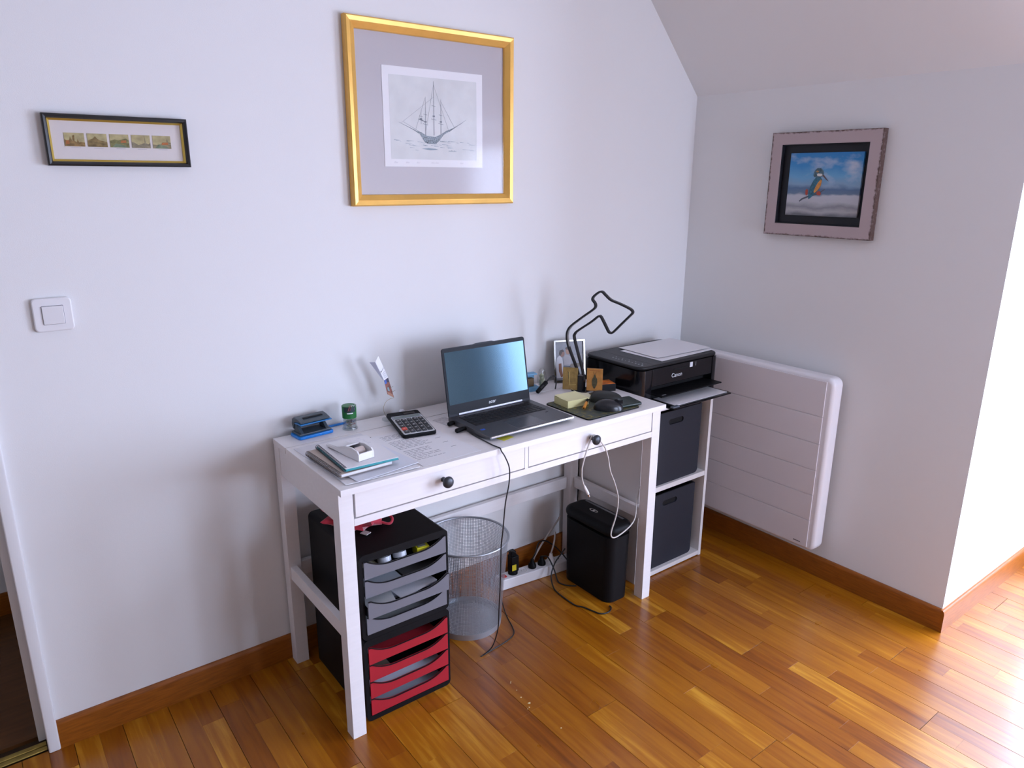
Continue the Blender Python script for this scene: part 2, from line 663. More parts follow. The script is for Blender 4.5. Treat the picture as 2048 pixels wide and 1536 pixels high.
def strip_bm(bm, st):
    x0, x1, y0, y1, e0, e1, s = st
    gl = .0003 if s == 0 else .0001
    gr = .0003 if s == 1 else .0001
    a0 = .0008 if e0 else .0001
    a1 = .0008 if e1 else .0001
    ch = .0001
    X0, X1, Y0, Y1 = x0 + gl, x1 - gr, y0 + a0, y1 - a1
    vs = [bm.verts.new(v) for v in ((X0, Y0, -.012), (X1, Y0, -.012), (X1, Y1, -.012), (X0, Y1, -.012),
                                    (X0, Y0, -ch), (X1, Y0, -ch), (X1, Y1, -ch), (X0, Y1, -ch),
                                    (X0 + ch, Y0 + ch, 0), (X1 - ch, Y0 + ch, 0), (X1 - ch, Y1 - ch, 0), (X0 + ch, Y1 - ch, 0))]
    for a in (0, 4):
        for i in range(4):
            j = (i + 1) % 4
            bm.faces.new((vs[a + i], vs[a + j], vs[a + 4 + j], vs[a + 4 + i]))
    bm.faces.new(vs[8:12])
def rnd_attr(me, vals):
    at = me.attributes.new('rnd', 'FLOAT', 'FACE')
    at.data.foreach_set('value', vals)
for area, st in vis:
    b = nb()
    strip_bm(b, st)
    bmesh.ops.recalc_face_normals(b, faces=b.faces)
    me = D.meshes.new('plank')
    b.to_mesh(me)
    b.free()
    v = random.random()
    rnd_attr(me, [v] * len(me.polygons))
    link('plank', me, M_FLOOR, fl)
b = nb()
vals = []
for area, st in rest:
    strip_bm(b, st)
    vals += [random.random()] * 9
bmesh.ops.recalc_face_normals(b, faces=b.faces)
me = D.meshes.new('planks_beyond')
b.to_mesh(me)
b.free()
rnd_attr(me, vals)
o = link('planks_beyond', me, M_FLOOR, fl)
o['kind'] = 'stuff'

# ------------------------------------------------------------------ desk
T = .757
dk = thing('writing_desk', 'white two-drawer wooden writing desk against the wall', 'desk', (.6, -.25, 0))
TB = T - .018
for lx in (0.001, 1.159):
    for ly in (-.463, -.054):
        obj('leg', B(lx, lx + .04, ly, ly + .04, 0, TB, .0015), M_DESK, dk)
obj('tabletop', B(0, 1.2, -.484, -.1165, TB, T, .0012), M_DESK, dk)
obj('back_strip', B(0, 1.2, -.1125, -.014, TB, T, .0012), M_DESK, dk)
for lx in (.003, 1.179):
    obj('side_apron', B(lx, lx + .018, -.423, -.054, .652, TB, .001), M_DESK, dk)
    obj('side_stretcher', B(lx + (.003 if lx < 1 else -.002), lx + (.023 if lx < 1 else .018), -.423, -.054, .303, .347, .0015), M_DESK, dk)
obj('back_apron', B(.041, 1.159, -.044, -.026, .652, TB, .001), M_DESK, dk)
obj('back_stretcher', B(.041, 1.159, -.034, -.015, .295, .343, .0015), M_DESK, dk)
obj('front_rail', B(.041, 1.159, -.463, -.440, .640, .660, .001), M_DESK, dk)
obj('divider', B(.598, .611, -.463, -.440, .660, TB, .0005), M_DESK, dk)
for x0, x1, kx in ((.0460, .5965, .310), (.6125, 1.1545, .868)):
    dr = obj('drawer_front', B(x0, x1, -.4635, -.446, .6635, .7365, .0015), M_DESK, dk)
    obj('drawer_box', B(x0 + .01, x1 - .01, -.446, -.06, .668, .73), M_DESK, dr)
    M = Matrix.Translation((kx, -.4635, .7015)) @ Matrix.Rotation(math.radians(90), 4, 'X')
    obj('knob', lathe(nb(), [(0, 0), (.0075, 0), (.0065, .006), (.006, .012), (.009, .0165), (.0145, .020), (.0168, .0245), (.0155, .030), (.010, .0335), (0, .0345)], 0, 0, 28, M), M_KNOB, dr, 50)

# ------------------------------------------------------------------ shelf unit with boxes
un = thing('shelf_unit', 'narrow white two-compartment shelf unit standing between desk and heater', 'shelf', (1.41, -.2, 0))
UX0, UX1, UY0, UY1, UZ = 1.213, 1.607, -.375, -.045, .700
obj('side_panel', B(UX0, UX0 + .015, UY0, UY1, 0, UZ, .0008), M_UNIT, un)
obj('side_panel', B(UX1 - .015, UX1, UY0, UY1, 0, UZ, .0008), M_UNIT, un)
for nm, z0, z1 in (('base_board', .004, .022), ('shelf_board', .358, .378), ('top_board', UZ - .018, UZ)):
    obj(nm, B(UX0 + .015, UX1 - .015, UY0 + .001, UY1, z0, z1, .0008), M_UNIT, un)
obj('back_panel', B(UX0 + .015, UX1 - .015, UY1 - .004, UY1, .022, UZ - .018), M_UNIT, un)

def store_box(z0, h, y0, label):
    t = thing('storage_box', label, 'box', (1.40, -.2, z0), None, 'charcoal boxes in the white shelf unit')
    xa, xb = 1.238, 1.556
    cxh = 1.408
    # shell: sides, back and bottom, a front with a slotted hand hole
    b = nb()
    box(b, xa, xa + .005, y0 + .006, -.06, z0 + .012, z0 + h)
    box(b, xb - .005, xb, y0 + .006, -.06, z0 + .012, z0 + h)
    box(b, xa, xb, -.065, -.06, z0 + .012, z0 + h)
    box(b, xa + .012, xb - .012, y0 + .006, -.06, z0 + .0005, z0 + .012)
    obj('body', b, M_BOX, t)
    r = .011
    hz = z0 + h - .042
    hole = rrect(cxh - .042, cxh + .042, hz - r, hz + r, r * .98, 5)
    outer = []
    for (px, pz) in hole:      # matching outline points on the front's edge
        sx = 1 if px > cxh else -1
        outer.append((px, pz))
    f = nb()
    rr = rrect(xa, xb, z0 + .0005, z0 + h, .016, 5)
    # square off the two top corners
    rr = [((xb if p[0] > 1.4 else xa), p[1]) if p[1] > z0 + h - .0165 else p for p in rr]
    ring(f, rr, hole, y0, y0 + .006, 'y')
    obj('front', f, M_BOX, t)
    obj('hand_hole_shade', B(cxh - .044, cxh + .044, y0 + .0062, y0 + .008, hz - .013, hz + .013), M_DARKHOLE, t)  # dark sheet behind the slot, painted as the shade inside the box
store_box(.378, .288, UY0 + .012, 'charcoal storage box in the upper compartment of the shelf unit')
store_box(.022, .310, UY0 + .016, 'charcoal storage box in the lower compartment of the shelf unit')

# ------------------------------------------------------------------ two stacked drawer units under the desk
def smile(x0, x1, z0, h):
    """drawer front outline with a scooped upper edge"""
    wd = x1 - x0
    pts = [(x0, z0), (x1, z0), (x1, z0 + h)]
    n = 26
    for i in range(n + 1):
        t = 1 - i / n
        u = .03 + .94 * t
        e = min(u - .03, .97 - u) / .30
        e = max(0, min(1, e))
        dip = (1 - (1 - e) ** 2.2) * .46 * h
        pts.append((x0 + wd * u, z0 + h - dip))
    pts.append((x0, z0 + h))
    return pts

def drawer_unit(name, z0, hgt, mat, zs, dh, label, pulls):
    t = thing(name, label, 'drawer unit', (.202, -.25, z0))
    x0, x1, yf, yb = .062, .342, -.428, -.085
    out = rrect(x0, x1, z0 + .0005, z0 + hgt, .016, 5)
    inn = rrect(x0 + .0115, x1 - .0075, z0 + .016, z0 + hgt - .022, .003, 5)
    obj('housing', ring(nb(), out, inn, yf, yb, 'y'), M_BLACK, t)
    obj('back_panel', B(x0 + .0115, x1 - .0075, yb - .006, yb - .001, z0 + .016, z0 + hgt - .022), M_BLACK, t)
    xa, xb = .0755, .3335
    for z, p in zip(zs, pulls):
        f = obj('drawer', prism(nb(), smile(xa, xb, z, dh), yf - .003 - p, yf + .002 - p, 'y'), mat, t)
        lip = [(a, yf - .0035 - p, c + .0002) for a, c in smile(xa, xb, z, dh)[2:]]
        obj('lip', tube(nb(), lip, .0018, 6), M_BLACK, f)
        b = nb()
        box(b, xa + .002, xb - .002, yf + .003 - p, yb - .012, z + .001, z + .004)
        box(b, xa + .001, xa + .003, yf + .003 - p, yb - .012, z + .004, z + dh * .58)
        box(b, xb - .003, xb - .001, yf + .003 - p, yb - .012, z + .004, z + dh * .58)
        obj('tray', b, M_BLACK, f)
    return t
drawer_unit('drawer_unit', 0, .266, M_REDP, (.0205, .0762, .1320, .1878), .0535,
            'black desktop drawer unit with four red drawers on the floor', (0, 0, 0, 0))
drawer_unit('drawer_unit', .266, .262, M_GREYP, (.2845, .3410, .3985, .4555), .0535,
            'black desktop drawer unit with four grey drawers stacked on the red one', (0, .014, 0, 0))

def sheet(bm, x0, x1, y0, y1, z, th=.0006, rot=0, lift=None, nx=6, ny=8):
    """a thin sheet as a gently bent grid with thickness"""
    t = bmesh.new()
    cx, cy = (x0 + x1) / 2, (y0 + y1) / 2
    ca, sa = math.cos(math.radians(rot)), math.sin(math.radians(rot))
    G = []
    for layer in (0, 1):
        g = []
        for j in range(ny + 1):
            row = []
            for i in range(nx + 1):
                u, v = i / nx, j / ny
                px, py = x0 + (x1 - x0) * u - cx, y0 + (y1 - y0) * v - cy
                zz = z + layer * th + (lift(u, v) if lift else 0)
                row.append(t.verts.new((cx + px * ca - py * sa, cy + px * sa + py * ca, zz)))
            g.append(row)
        G.append(g)
    for layer in (0, 1):
        g = G[layer]
        for j in range(ny):
            for i in range(nx):
                t.faces.new((g[j][i], g[j][i + 1], g[j + 1][i + 1], g[j + 1][i]))
    for j in range(ny):
        for i in (0, nx):
            t.faces.new((G[0][j][i], G[0][j + 1][i], G[1][j + 1][i], G[1][j][i]))
    for i in range(nx):
        for j in (0, ny):
            t.faces.new((G[0][j][i], G[0][j][i + 1], G[1][j][i + 1], G[1][j][i]))
    return merge(bm, t)

def cyl(bm, p0, p1, r, seg=20):
    return tube(bm, [p0, p1], r, seg)

# contents of the drawers
M_TAPE = glass_mat('tape_clear', (.62, .66, .70), .15, 1.35)
def tape_roll(x, y, z, label):
    M = Matrix.Translation((x, y, z)) @ Matrix.Rotation(math.radians(-18), 4, 'X')
    n = 28
    o_ = [(math.cos(2 * math.pi * i / n) * .0195, math.sin(2 * math.pi * i / n) * .0195) for i in range(n)]
    i_ = [(p[0] * .62, p[1] * .62) for p in o_]
    t = thing('tape_roll', label, 'tape roll', (x, y, z - .013), None, 'tape rolls in the top grey drawer')
    b = nb(); ring(b, o_, i_, -.006, .008, 'z', M)
    obj('tape', b, pm('tape_film', (.42, .45, .50), .25), t)
    c_ = [(p[0] * .52, p[1] * .52) for p in o_]
    b = nb(); ring(b, [(p[0] * .62, p[1] * .62) for p in o_], c_, -.007, .009, 'z', M)
    obj('core', b, pm('tape_core', (.30, .33, .38), .5), t)
tape_roll(.149, -.404, .4840, 'roll of clear tape beside the paper scraps in top grey drawer')
tape_roll(.197, -.404, .4840, 'roll of clear tape nearer the yellow box in top grey drawer')
t = thing('yellow_box', 'small yellow box with grey label in the top grey drawer', 'box', (.268, -.40, .46))
obj('carton', B(.250, .288, -.418, -.378, .4605, .4885, .001, M=Rz(-8, (.268, -.4, 0))), pm('yellow_card', (.72, .66, .02), .5), t)
obj('sticker', B(.256, .280, -.412, -.386, .4886, .4892, M=Rz(-8, (.268, -.4, 0))), pm('grey_label', (.28, .27, .24), .5), t)
b = nb(); sheet(b, .085, .128, -.425, -.36, .4700, .0012, 12, lambda u, v: .014 * v)
solo('paper_scrap', 'cream paper scrap at the left end of the top grey drawer', 'paper', b, pm('cream_paper', (.78, .74, .56), .7))
def dpaper(x0, x1, z, col, label, rot=0, th=.004, y0=-.424, y1=-.20, lf=None, dy=0):
    b = nb()
    sheet(b, x0, x1, y0 + dy, y1, z, th, rot, lf)
    solo('paper_stack', label, 'papers', b, pm('drawer_paper_%02d' % int(col[0] * 99), col, .6), 'papers lying in the drawers')
dpaper(.088, .20, .4035, (.62, .68, .76), 'pale plastic sleeve in the second grey drawer', 0, .010)
dpaper(.205, .318, .4035, (.10, .10, .10), 'dark folded papers in the second grey drawer', 0, .012)
dpaper(.090, .318, .3460, (.50, .56, .70), 'bluish papers at the back of the open third grey drawer', 0, .008, -.40, -.20)
dpaper(.176, .300, .3566, (.78, .79, .86), 'white sheets on the right in the open third grey drawer', 6, .003, -.425, -.25, lambda u, v: .010 * u)
dpaper(.096, .178, .3566, (.66, .67, .68), 'bundle of loose grey slips in the open third grey drawer', -12, .003, -.428, -.30, lambda u, v: .006 * u)
dpaper(.088, .318, .2896, (.33, .36, .36), 'greyish folder in the bottom grey drawer', 0, .014)
dpaper(.100, .30, .1928, (.30, .01, .02), 'red folder in the top red drawer', 0, .016)
dpaper(.085, .098, .1928, (.45, .50, .52), 'clear sleeve edge in the top red drawer', 0, .012)
dpaper(.088, .150, .0812 + .0558, (.15, .12, .09), 'brown papers in the second red drawer', 0, .012)
dpaper(.088, .318, .0812, (.76, .77, .88), 'thick white paper stack in the third red drawer', 0, .015)
dpaper(.088, .318, .0255, (.40, .42, .48), 'pale grey papers in the bottom red drawer', 0, .013)

# crumpled red bag on top of the grey unit
b = nb()
sphere(b, (0, 0, 0), (1, 1, 1), 28)
for v in b.verts:
    n = v.co.copy()
    k = 1 + .22 * math.sin(9 * n.x + 4 * n.z) * math.cos(7 * n.y - 3 * n.x) + .12 * math.sin(17 * n.y + 11 * n.x)
    v.co = Vector((.150 + .085 * n.x * k, -.235 + .085 * n.y * k, .5535 + max(-.025, .026 * n.z * k)))
rb_ = thing('red_bag', 'crumpled red fabric bag with white tag on the grey drawer unit', 'bag', (.15, -.235, .5285))
obj('fabric', b, pm('red_fabric', (.50, .02, .045), .7, sheen=.3, var=.2, vscale=60), rb_, 60)
obj('strap', tube(nb(), catmull([(.185, -.29, .545), (.215, -.315, .536), (.232, -.300, .545), (.215, -.27, .556), (.19, -.25, .562)], 6), .004, 8), MATS['red_fabric'], rb_)
obj('tag', B(.128, .148, -.330, -.306, .5305, .5325, .0005, M=Rz(25, (.138, -.318, 0))), pm('grey_tag', (.55, .53, .52), .7), rb_)

# ------------------------------------------------------------------ wire waste basket
WBX, WBY, WBH, WR0, WR1 = .570, -.184, .332, .116, .143
bk = thing('waste_basket', 'round silver wire-mesh waste basket on the floor under the desk', 'waste basket', (WBX, WBY, 0))
def rad(z):
    return WR0 + (WR1 - WR0) * z / WBH
b = nb()
lathe(b, [(0, .004), (WR0 - .006, .004), (WR0 - .002, .002), (WR0 + .0015, .0), (WR0 + .0032, .0225), (WR0 + .0012, .0225), (WR0 - .001, .0075), (0, .0075)], WBX, WBY, 64)
obj('base', b, M_STEEL, bk)
b = nb()
n = 150
for i in range(n):        # verticals and rings of thin flat wire
    a = 2 * math.pi * i / n
    da = .00075 / rad(.16)
    P = []
    for z in (.012, WBH - .004):
        for s in (-1, 1):
            P.append(b.verts.new((WBX + rad(z) * math.cos(a + s * da), WBY + rad(z) * math.sin(a + s * da), z)))
    b.faces.new((P[0], P[1], P[3], P[2]))
nr = 56
for j in range(nr):
    z = .014 + (WBH - .02) * j / (nr - 1)
    ra, rb2 = rad(z - .0007) , rad(z + .0007)
    A = [[b.verts.new((WBX + r * math.cos(2 * math.pi * k / 72), WBY + r * math.sin(2 * math.pi * k / 72), zz)) for k in range(72)] for r, zz in ((ra, z - .0007), (rb2, z + .0007))]
    for k in range(72):
        b.faces.new((A[0][k], A[0][(k + 1) % 72], A[1][(k + 1) % 72], A[1][k]))
obj('wire_mesh', b, M_STEEL, bk, kind='stuff')
circ = [(WBX + WR1 * math.cos(2 * math.pi * k / 72), WBY + WR1 * math.sin(2 * math.pi * k / 72), WBH - .003) for k in range(72)]
obj('rim', tube(nb(), circ, .0042, 10, True), M_STEEL, bk, 60)

# ------------------------------------------------------------------ paper shredder
sh = thing('paper_shredder', 'black upright paper shredder beside the right desk legs', 'shredder', (1.09, -.265, 0))
b = nb()
prism(b, rrect(1.030, 1.146, -.415, -.160, .035, 8), .0005, .262, 'z')
# taper the bin slightly toward the floor
for v in b.verts:
    if v.co.z < .1:
        v.co.x = 1.09 + (v.co.x - 1.09) * .94
        v.co.y = -.29 + (v.co.y + .29) * .97
obj('bin', b, M_BLACK, sh)
b = prism(nb(), rrect(1.027, 1.149, -.420, -.155, .037, 8), .2635, .3085, 'z', None, .022, 5)
hd = obj('head', b, M_BLACK, sh)
obj('feed_slot', B(1.118, 1.128, -.385, -.185, .3078, .3092, .0005), pm('slot_grey', (.12, .12, .13), .35), hd)
b = nb()
n = 28
e0 = [(1.083 + .009 * math.cos(2 * math.pi * i / n), -.270 + .021 * math.sin(2 * math.pi * i / n)) for i in range(n)]
e1 = [(1.083 + .006 * math.cos(2 * math.pi * i / n), -.270 + .016 * math.sin(2 * math.pi * i / n)) for i in range(n)]
ring(b, e0, e1, .3083, .3100)
box(b, 1.0765, 1.0895, -.2745, -.2655, .3083, .3096, .0006)
obj('emblem', b, M_CHROME, hd)

# ------------------------------------------------------------------ power strip, plugs and cables
def cable(name, label, pts, r, mat, n=8, group=None):
    b = tube(nb(), catmull(pts, n), r, 8)
    return solo(name, label, 'cable', b, mat, group, 60)
M_CABLE = pm('black_cable', (.010, .010, .011), .45)
M_WCABLE = pm('white_cable', (.62, .58, .54), .45)
PSA = -6.0
ps = thing('power_strip', 'white multi-socket power strip lying on the floor along the baseboard', 'power strip', (.778, -.107, 0), math.radians(PSA))
LP = .37
b = prism(nb(), rrect(0, LP, 0, .052, .006, 4), .0005, .044, 'z', None, .004, 3)
obj('housing', b, M_WHITEP, ps)
obj('rocker_switch', B(.014, .032, .014, .036, .0435, .0475, .0015, M=Matrix.Translation((0, 0, 0)) @ Matrix.Rotation(0, 4, 'X')), pm('red_switch', (.55, .02, .015), .25), ps)
SOCK = [.064, .108, .152, .196, .240, .284, .328]
for sx in SOCK:
    n = 24
    o_ = [(sx + .0185 * math.cos(2 * math.pi * i / n), .026 + .0185 * math.sin(2 * math.pi * i / n)) for i in range(n)]
    i_ = [(sx + .0160 * math.cos(2 * math.pi * i / n), .026 + .0160 * math.sin(2 * math.pi * i / n)) for i in range(n)]
    so = obj('socket', ring(nb(), o_, i_, .0435, .0452), M_WHITEP, ps)
    b = nb()
    for dx in (-.006, .006):
        prism(b, [(sx + dx + .0017 * math.cos(k * .785), .026 + .0017 * math.sin(k * .785)) for k in range(8)], .0438, .0445)
    obj('socket_hole', b, M_DARKHOLE, so)
def psw(lx, ly, z):
    v = Matrix.Rotation(math.radians(PSA), 3, 'Z') @ Vector((lx, ly, 0))
    return Vector((.778 + v.x, -.107 + v.y, z))
def plug(sx, mat, label, lean=0):
    c = psw(sx, .026, .0455)
    t = thing('plug', label, 'plug', c, 0)
    obj('plug_body', lathe(nb(), [(0, 0), (.0160, 0), (.0165, .006), (.014, .014), (.008, .022), (.006, .034), (0, .035)], 0, 0, 24), mat, t, 50)
    return c
ad = thing('power_adapter', 'black power adapter with yellow sticker plugged upright into the power strip', 'adapter', psw(.064, .026, .0455), math.radians(PSA))
obj('adapter_foot', lathe(nb(), [(0, 0), (.0185, 0), (.019, .008), (.016, .014), (0, .014)], 0, 0, 24), M_BLACK, ad, 50)
obj('adapter_body', B(-.016, .018, -.016, .016, .012, .078, .004, 3), M_BLACK, ad)
obj('adapter_neck', B(-.014, .008, -.012, .012, .076, .098, .004, 3), M_BLACK, ad)
obj('sticker', B(-.013, .005, -.0168, -.0158, .020, .044), pm('sticker_yellow', (.72, .60, .02), .5), ad)
c1 = plug(.152, M_BLACK, 'black mains plug in the middle socket of the power strip')
c2 = plug(.196, M_BLACK, 'black mains plug in the socket nearest the white plug')
c3 = plug(.240, M_WHITEP, 'white mains plug in the power strip beside the shredder')
cable('shredder_cord', 'black cord arching from the power strip to the shredder',
      [c1 + Vector((0, 0, .034)), (.942, -.105, .108), (.975, -.082, .128), (1.012, -.075, .124), (1.045, -.09, .10), (1.065, -.12, .07), (1.07, -.150, .05)], .0027, M_CABLE)
cable('looped_cord', 'black cord looping over the floor in front of the shredder',
      [(1.022, -.185, .135), (1.008, -.178, .112), (.985, -.170, .078), (.962, -.176, .034), (.946, -.21, .005), (.936, -.258, .003), (.934, -.341, .003), (.949, -.370, .003), (.959, -.405, .003),
       (.972, -.440, .003), (1.001, -.449, .003), (1.026, -.437, .003), (1.032, -.424, .003)], .0027, M_CABLE)
cable('mains_cord', 'short black cord running from a plug to the shredder base',
      [c2 + Vector((0, 0, .034)), (.985, -.128, .084), (.992, -.158, .042), (.989, -.185, .006), (.993, -.214, .003), (1.010, -.238, .003), (1.026, -.250, .003)], .0027, M_CABLE)
cable('white_cord', 'white mains cord rising from the power strip toward the desk leg',
      [psw(.10, .058, .012), psw(.13, .062, .026), (.955, -.060, .030), (.985, -.052, .06), (1.02, -.048, .095), (1.07, -.046, .14), (1.115, -.046, .185)], .0038, M_WCABLE)
cable('plug_lead', 'thin white lead from the white plug behind the shredder',
      [c3 + Vector((0, 0, .034)), c3 + Vector((.012, .002, .060)), c3 + Vector((.028, .012, .085)), c3 + Vector((.045, .03, .10))], .0034, M_WCABLE)

# ------------------------------------------------------------------ printer on the shelf unit
PX0, PX1, PY0, PY1, PZ0, PZ1 = 1.214, 1.662, -.346, -.046, .700, .853
pr = thing('inkjet_printer', 'black inkjet printer with open paper tray on the white shelf unit', 'printer', (1.438, -.2, PZ0))
b = nb()
plan = rrect(PX0, PX1, PY0 + .055, PY1, .030, 6)
plan = [((PX0 if p[0] < 1.4 else PX1), PY0 + .055) if p[1] < PY0 + .086 else p for p in plan]
prism(b, plan, PZ0 + .0005, .838)
obj('body', b, M_BLACKG, pr)
b = nb()       # front cheeks with rounded outer corners and the upper front panel
ck = [(PX0, PY0 + .055), (PX0 + .066, PY0 + .055), (PX0 + .066, PY0 + .004), (PX0 + .050, PY0)] + \
     [(PX0 + .03 - .03 * math.sin(math.radians(a)), PY0 + .03 - .03 * math.cos(math.radians(a))) for a in range(0, 91, 15)]
prism(b, ck, PZ0 + .0005, .838)
obj('front_cheek', b, M_BLACKG, pr)
b = nb()
ck2 = [(PX1 + PX0 - p[0], p[1]) for p in ck]
ck2 = [(p[0] if p[0] > PX1 - .045 else PX1 - .040, p[1]) for p in ck2]
prism(b, ck2, PZ0 + .0005, .838)
obj('front_cheek', b, M_BLACKG, pr)
obj('front_panel', B(PX0 + .066, PX1 - .040, PY0 + .002, PY0 + .054, .770, .838, .003, 3), M_BLACKG, pr)
obj('tray_bay_shade', B(PX0 + .066, PX1 - .040, PY0 + .040, PY0 + .054, .704, .770), M_DARKHOLE, pr)  # dark block at the back of the recess, painted as its shade
M_LID = pm('printer_lid', (.016, .016, .018), .45, bump=.15, bscale=900, spec=.3)
b = nb()
prism(b, rrect(PX0 + .001, PX1 - .001, PY0 + .001, PY1 - .002, .036, 8), .8395, PZ1, 'z', None, .006, 3)
ld = obj('lid', b, M_LID, pr)
obj('control_strip', B(PX0 + .078, PX0 + .0795, PY0 + .012, PY1 - .01, PZ1 - .0006, PZ1 + .0002), M_DARKHOLE, ld)
b = nb()
random.seed(5)
for k in range(10):
    yy = PY0 + .028 + k * .0165
    box(b, PX0 + .036, PX0 + .036 + random.choice((.003, .005, .007)), yy, yy + random.choice((.002, .004)), PZ1, PZ1 + .0003)
    if k % 2:
        box(b, PX0 + .056, PX0 + .059, yy, yy + .003, PZ1, PZ1 + .0003)
obj('button_marks', b, pm('button_mark', (.55, .57, .60), .4), ld, kind='stuff')
ot = obj('output_tray', B(PX0 + .070, PX1 - .034, PY0 - .046, PY0 + .036, .7405, .7455, .0015), M_BLACK, pr)
obj('tray_label', B(PX0 + .085, PX0 + .105, PY0 - .036, PY0 - .030, .7456, .7459), pm('mark_grey', (.25, .26, .28), .4), ot)
b = nb()
prism(b, [(PX0 + .075, PY0 + .036), (PX1 - .03, PY0 + .036), (PX1 - .022, PY0 - .070), (PX1 - .03, PY0 - .090), (PX0 + .085, PY0 - .094), (PX0 + .075, PY0 - .075)], .7065, .7115, 'z', None, .0012, 1)
it = obj('input_tray', b, M_BLACKG, pr)
obj('tray_grip', B(PX0 + .080, PX0 + .115, PY0 - .0930, PY0 - .078, .7116, .7165, .001), pm('grip_grey', (.10, .12, .15), .2), it)
obj('level_window', B(1.487, 1.503, PY0 + .0008, PY0 + .0022, .816, .835, .0003), pm('display_white', (.75, .80, .86), .3), pr)
obj('status_mark', B(1.520, 1.5225, PY0 + .0010, PY0 + .0022, .818, .833), pm('mark_grey', (.25, .26, .28), .4), pr)
obj('top_slot', B(1.395, 1.475, PY0 + .0012, PY0 + .0022, .8165, .8225), M_DARKHOLE, pr)
obj('logo', text_bm('Canon', .0225, frame3((1.415, PY0 + .0014, .798), (1, 0, 0), (0, 0, 1)), .0005), pm('logo_silver', (.62, .66, .70), .3), pr)
b = nb(); sheet(b, 1.325, 1.622, PY0 - .078, PY0 + .03, .7125, .0012, 0)
solo('paper_ream', 'white paper loaded in the printer input tray', 'paper', b, M_PAPER)
b = nb(); sheet(b, 1.352, 1.649, -.318, -.108, PZ1 + .0006, .0006, 1.2, lambda u, v: .003 * max(0, u - .6))
solo('loose_sheet', 'lower white sheet lying on the printer lid', 'paper', b, M_PAPER, 'sheets on the printer lid')
b = nb(); sheet(b, 1.372, 1.669, -.292, -.082, PZ1 + .0016, .0006, -2.5, lambda u, v: .0035 * u * u + .002)
solo('loose_sheet', 'upper white sheet on the printer lid, overhanging its right edge', 'paper', b, pm('white_paper_b', (.79, .78, .80), .7), 'sheets on the printer lid')

# ------------------------------------------------------------------ wall heater
ht = thing('panel_heater', 'white electric panel heater mounted low on the right wall', 'heater', (1.79, -.43, .137))
HX, HY0, HY1, HZ0, HZ1 = 1.748, -.782, -.10, .137, .820
b = prism(nb(), rrect(HY0, HY1, HZ0, HZ1, .030, 6), HX, XR - .030, 'x', None, .016, 5)
obj('casing', b, M_RADL, ht)
zs = [HZ0 + .012, .262, .364, .464, .568, .672, HZ1 - .014]
for z0, z1 in zip(zs, zs[1:]):
    obj('front_slat', B(HX - .0032, HX + .001, HY0 + .030, HY1 - .030, z0 + .0012, z1 - .0012, .0012), M_RAD, ht)
for yy in (-.25, -.62):
    obj('wall_bracket', B(XR - .031, XR - .0005, yy - .03, yy + .03, .30, .66), M_WHITEP, ht)
b = nb()
for k, wd in enumerate((.004, .0025, .003, .0022, .0032, .0026, .0028)):
    box(b, HX - .0037, HX - .0033, -.697 - k * .0042, -.697 - k * .0042 - wd, .1625, .1655)
box(b, HX - .0037, HX - .0033, -.727, -.697, .1615, .1626)
obj('nameplate', b, M_INK, ht, kind='stuff')

# ------------------------------------------------------------------ light switch
sw = thing('light_switch', 'white square rocker light switch on the wall near the door frame', 'switch', (-.497, -.006, 1.14))
b = prism(nb(), rrect(-.538, -.455, 1.140, 1.2205, .010, 6), -.0105, -.0005, 'y', None, .0035, 3)
obj('frame', b, M_WHITEP, sw)
obj('rocker', B(-.5185, -.4745, -.0150, -.0100, 1.158, 1.2015, .0015, 2, Matrix.Translation((-.4965, -.0105, 1.18)) @ Matrix.Rotation(math.radians(-3), 4, 'Z') @ Matrix.Translation((.4965, .0105, -1.18))), M_WHITEP, sw)
b = ring(nb(), rrect(-.5195, -.4735, 1.157, 1.2025, .001, 1), rrect(-.5183, -.4747, 1.1582, 1.2013, .0008, 1), -.0109, -.0104, 'y')
obj('gap', b, pm('gap_grey', (.20, .19, .22), .8), sw)

# ------------------------------------------------------------------ pictures
def poly(bm, pts, y, axis='y', th=.0003):
    return prism(bm, pts, y - th, y, axis)
def stroke(bm, p0, p1, w0, y, w1=None, axis='y'):
    w1 = w0 if w1 is None else w1
    d = Vector((p1[0] - p0[0], p1[1] - p0[1]))
    if d.length < 1e-6:
        return bm
    n = Vector((-d.y, d.x)).normalized()
    return poly(bm, [(p0[0] + n.x * w0 / 2, p0[1] + n.y * w0 / 2), (p0[0] - n.x * w0 / 2, p0[1] - n.y * w0 / 2),
                     (p1[0] - n.x * w1 / 2, p1[1] - n.y * w1 / 2), (p1[0] + n.x * w1 / 2, p1[1] + n.y * w1 / 2)], y, axis)

def moulding(bm, x0, x1, z0, z1, prof, side):
    """one mitred rail of a picture frame on the back wall; prof: (inset from outer edge, y)"""
    c = {'bottom': ((x0, z0), (x1, z0), (1, 1), (-1, 1)), 'top': ((x0, z1), (x1, z1), (1, -1), (-1, -1)),
         'left': ((x0, z0), (x0, z1), (1, 1), (1, -1)), 'right': ((x1, z0), (x1, z1), (-1, 1), (-1, -1))}[side]
    A = [bm.verts.new((c[0][0] + c[2][0] * i, y, c[0][1] + c[2][1] * i)) for i, y in prof]
    Bq = [bm.verts.new((c[1][0] + c[3][0] * i, y, c[1][1] + c[3][1] * i)) for i, y in prof]
    n = len(prof)
    for k in range(n):
        bm.faces.new((A[k], A[(k + 1) % n], Bq[(k + 1) % n], Bq[k]))
    bm.faces.new(A)
    bm.faces.new(Bq)
    return bm
SIDES = ('bottom', 'top', 'left', 'right')

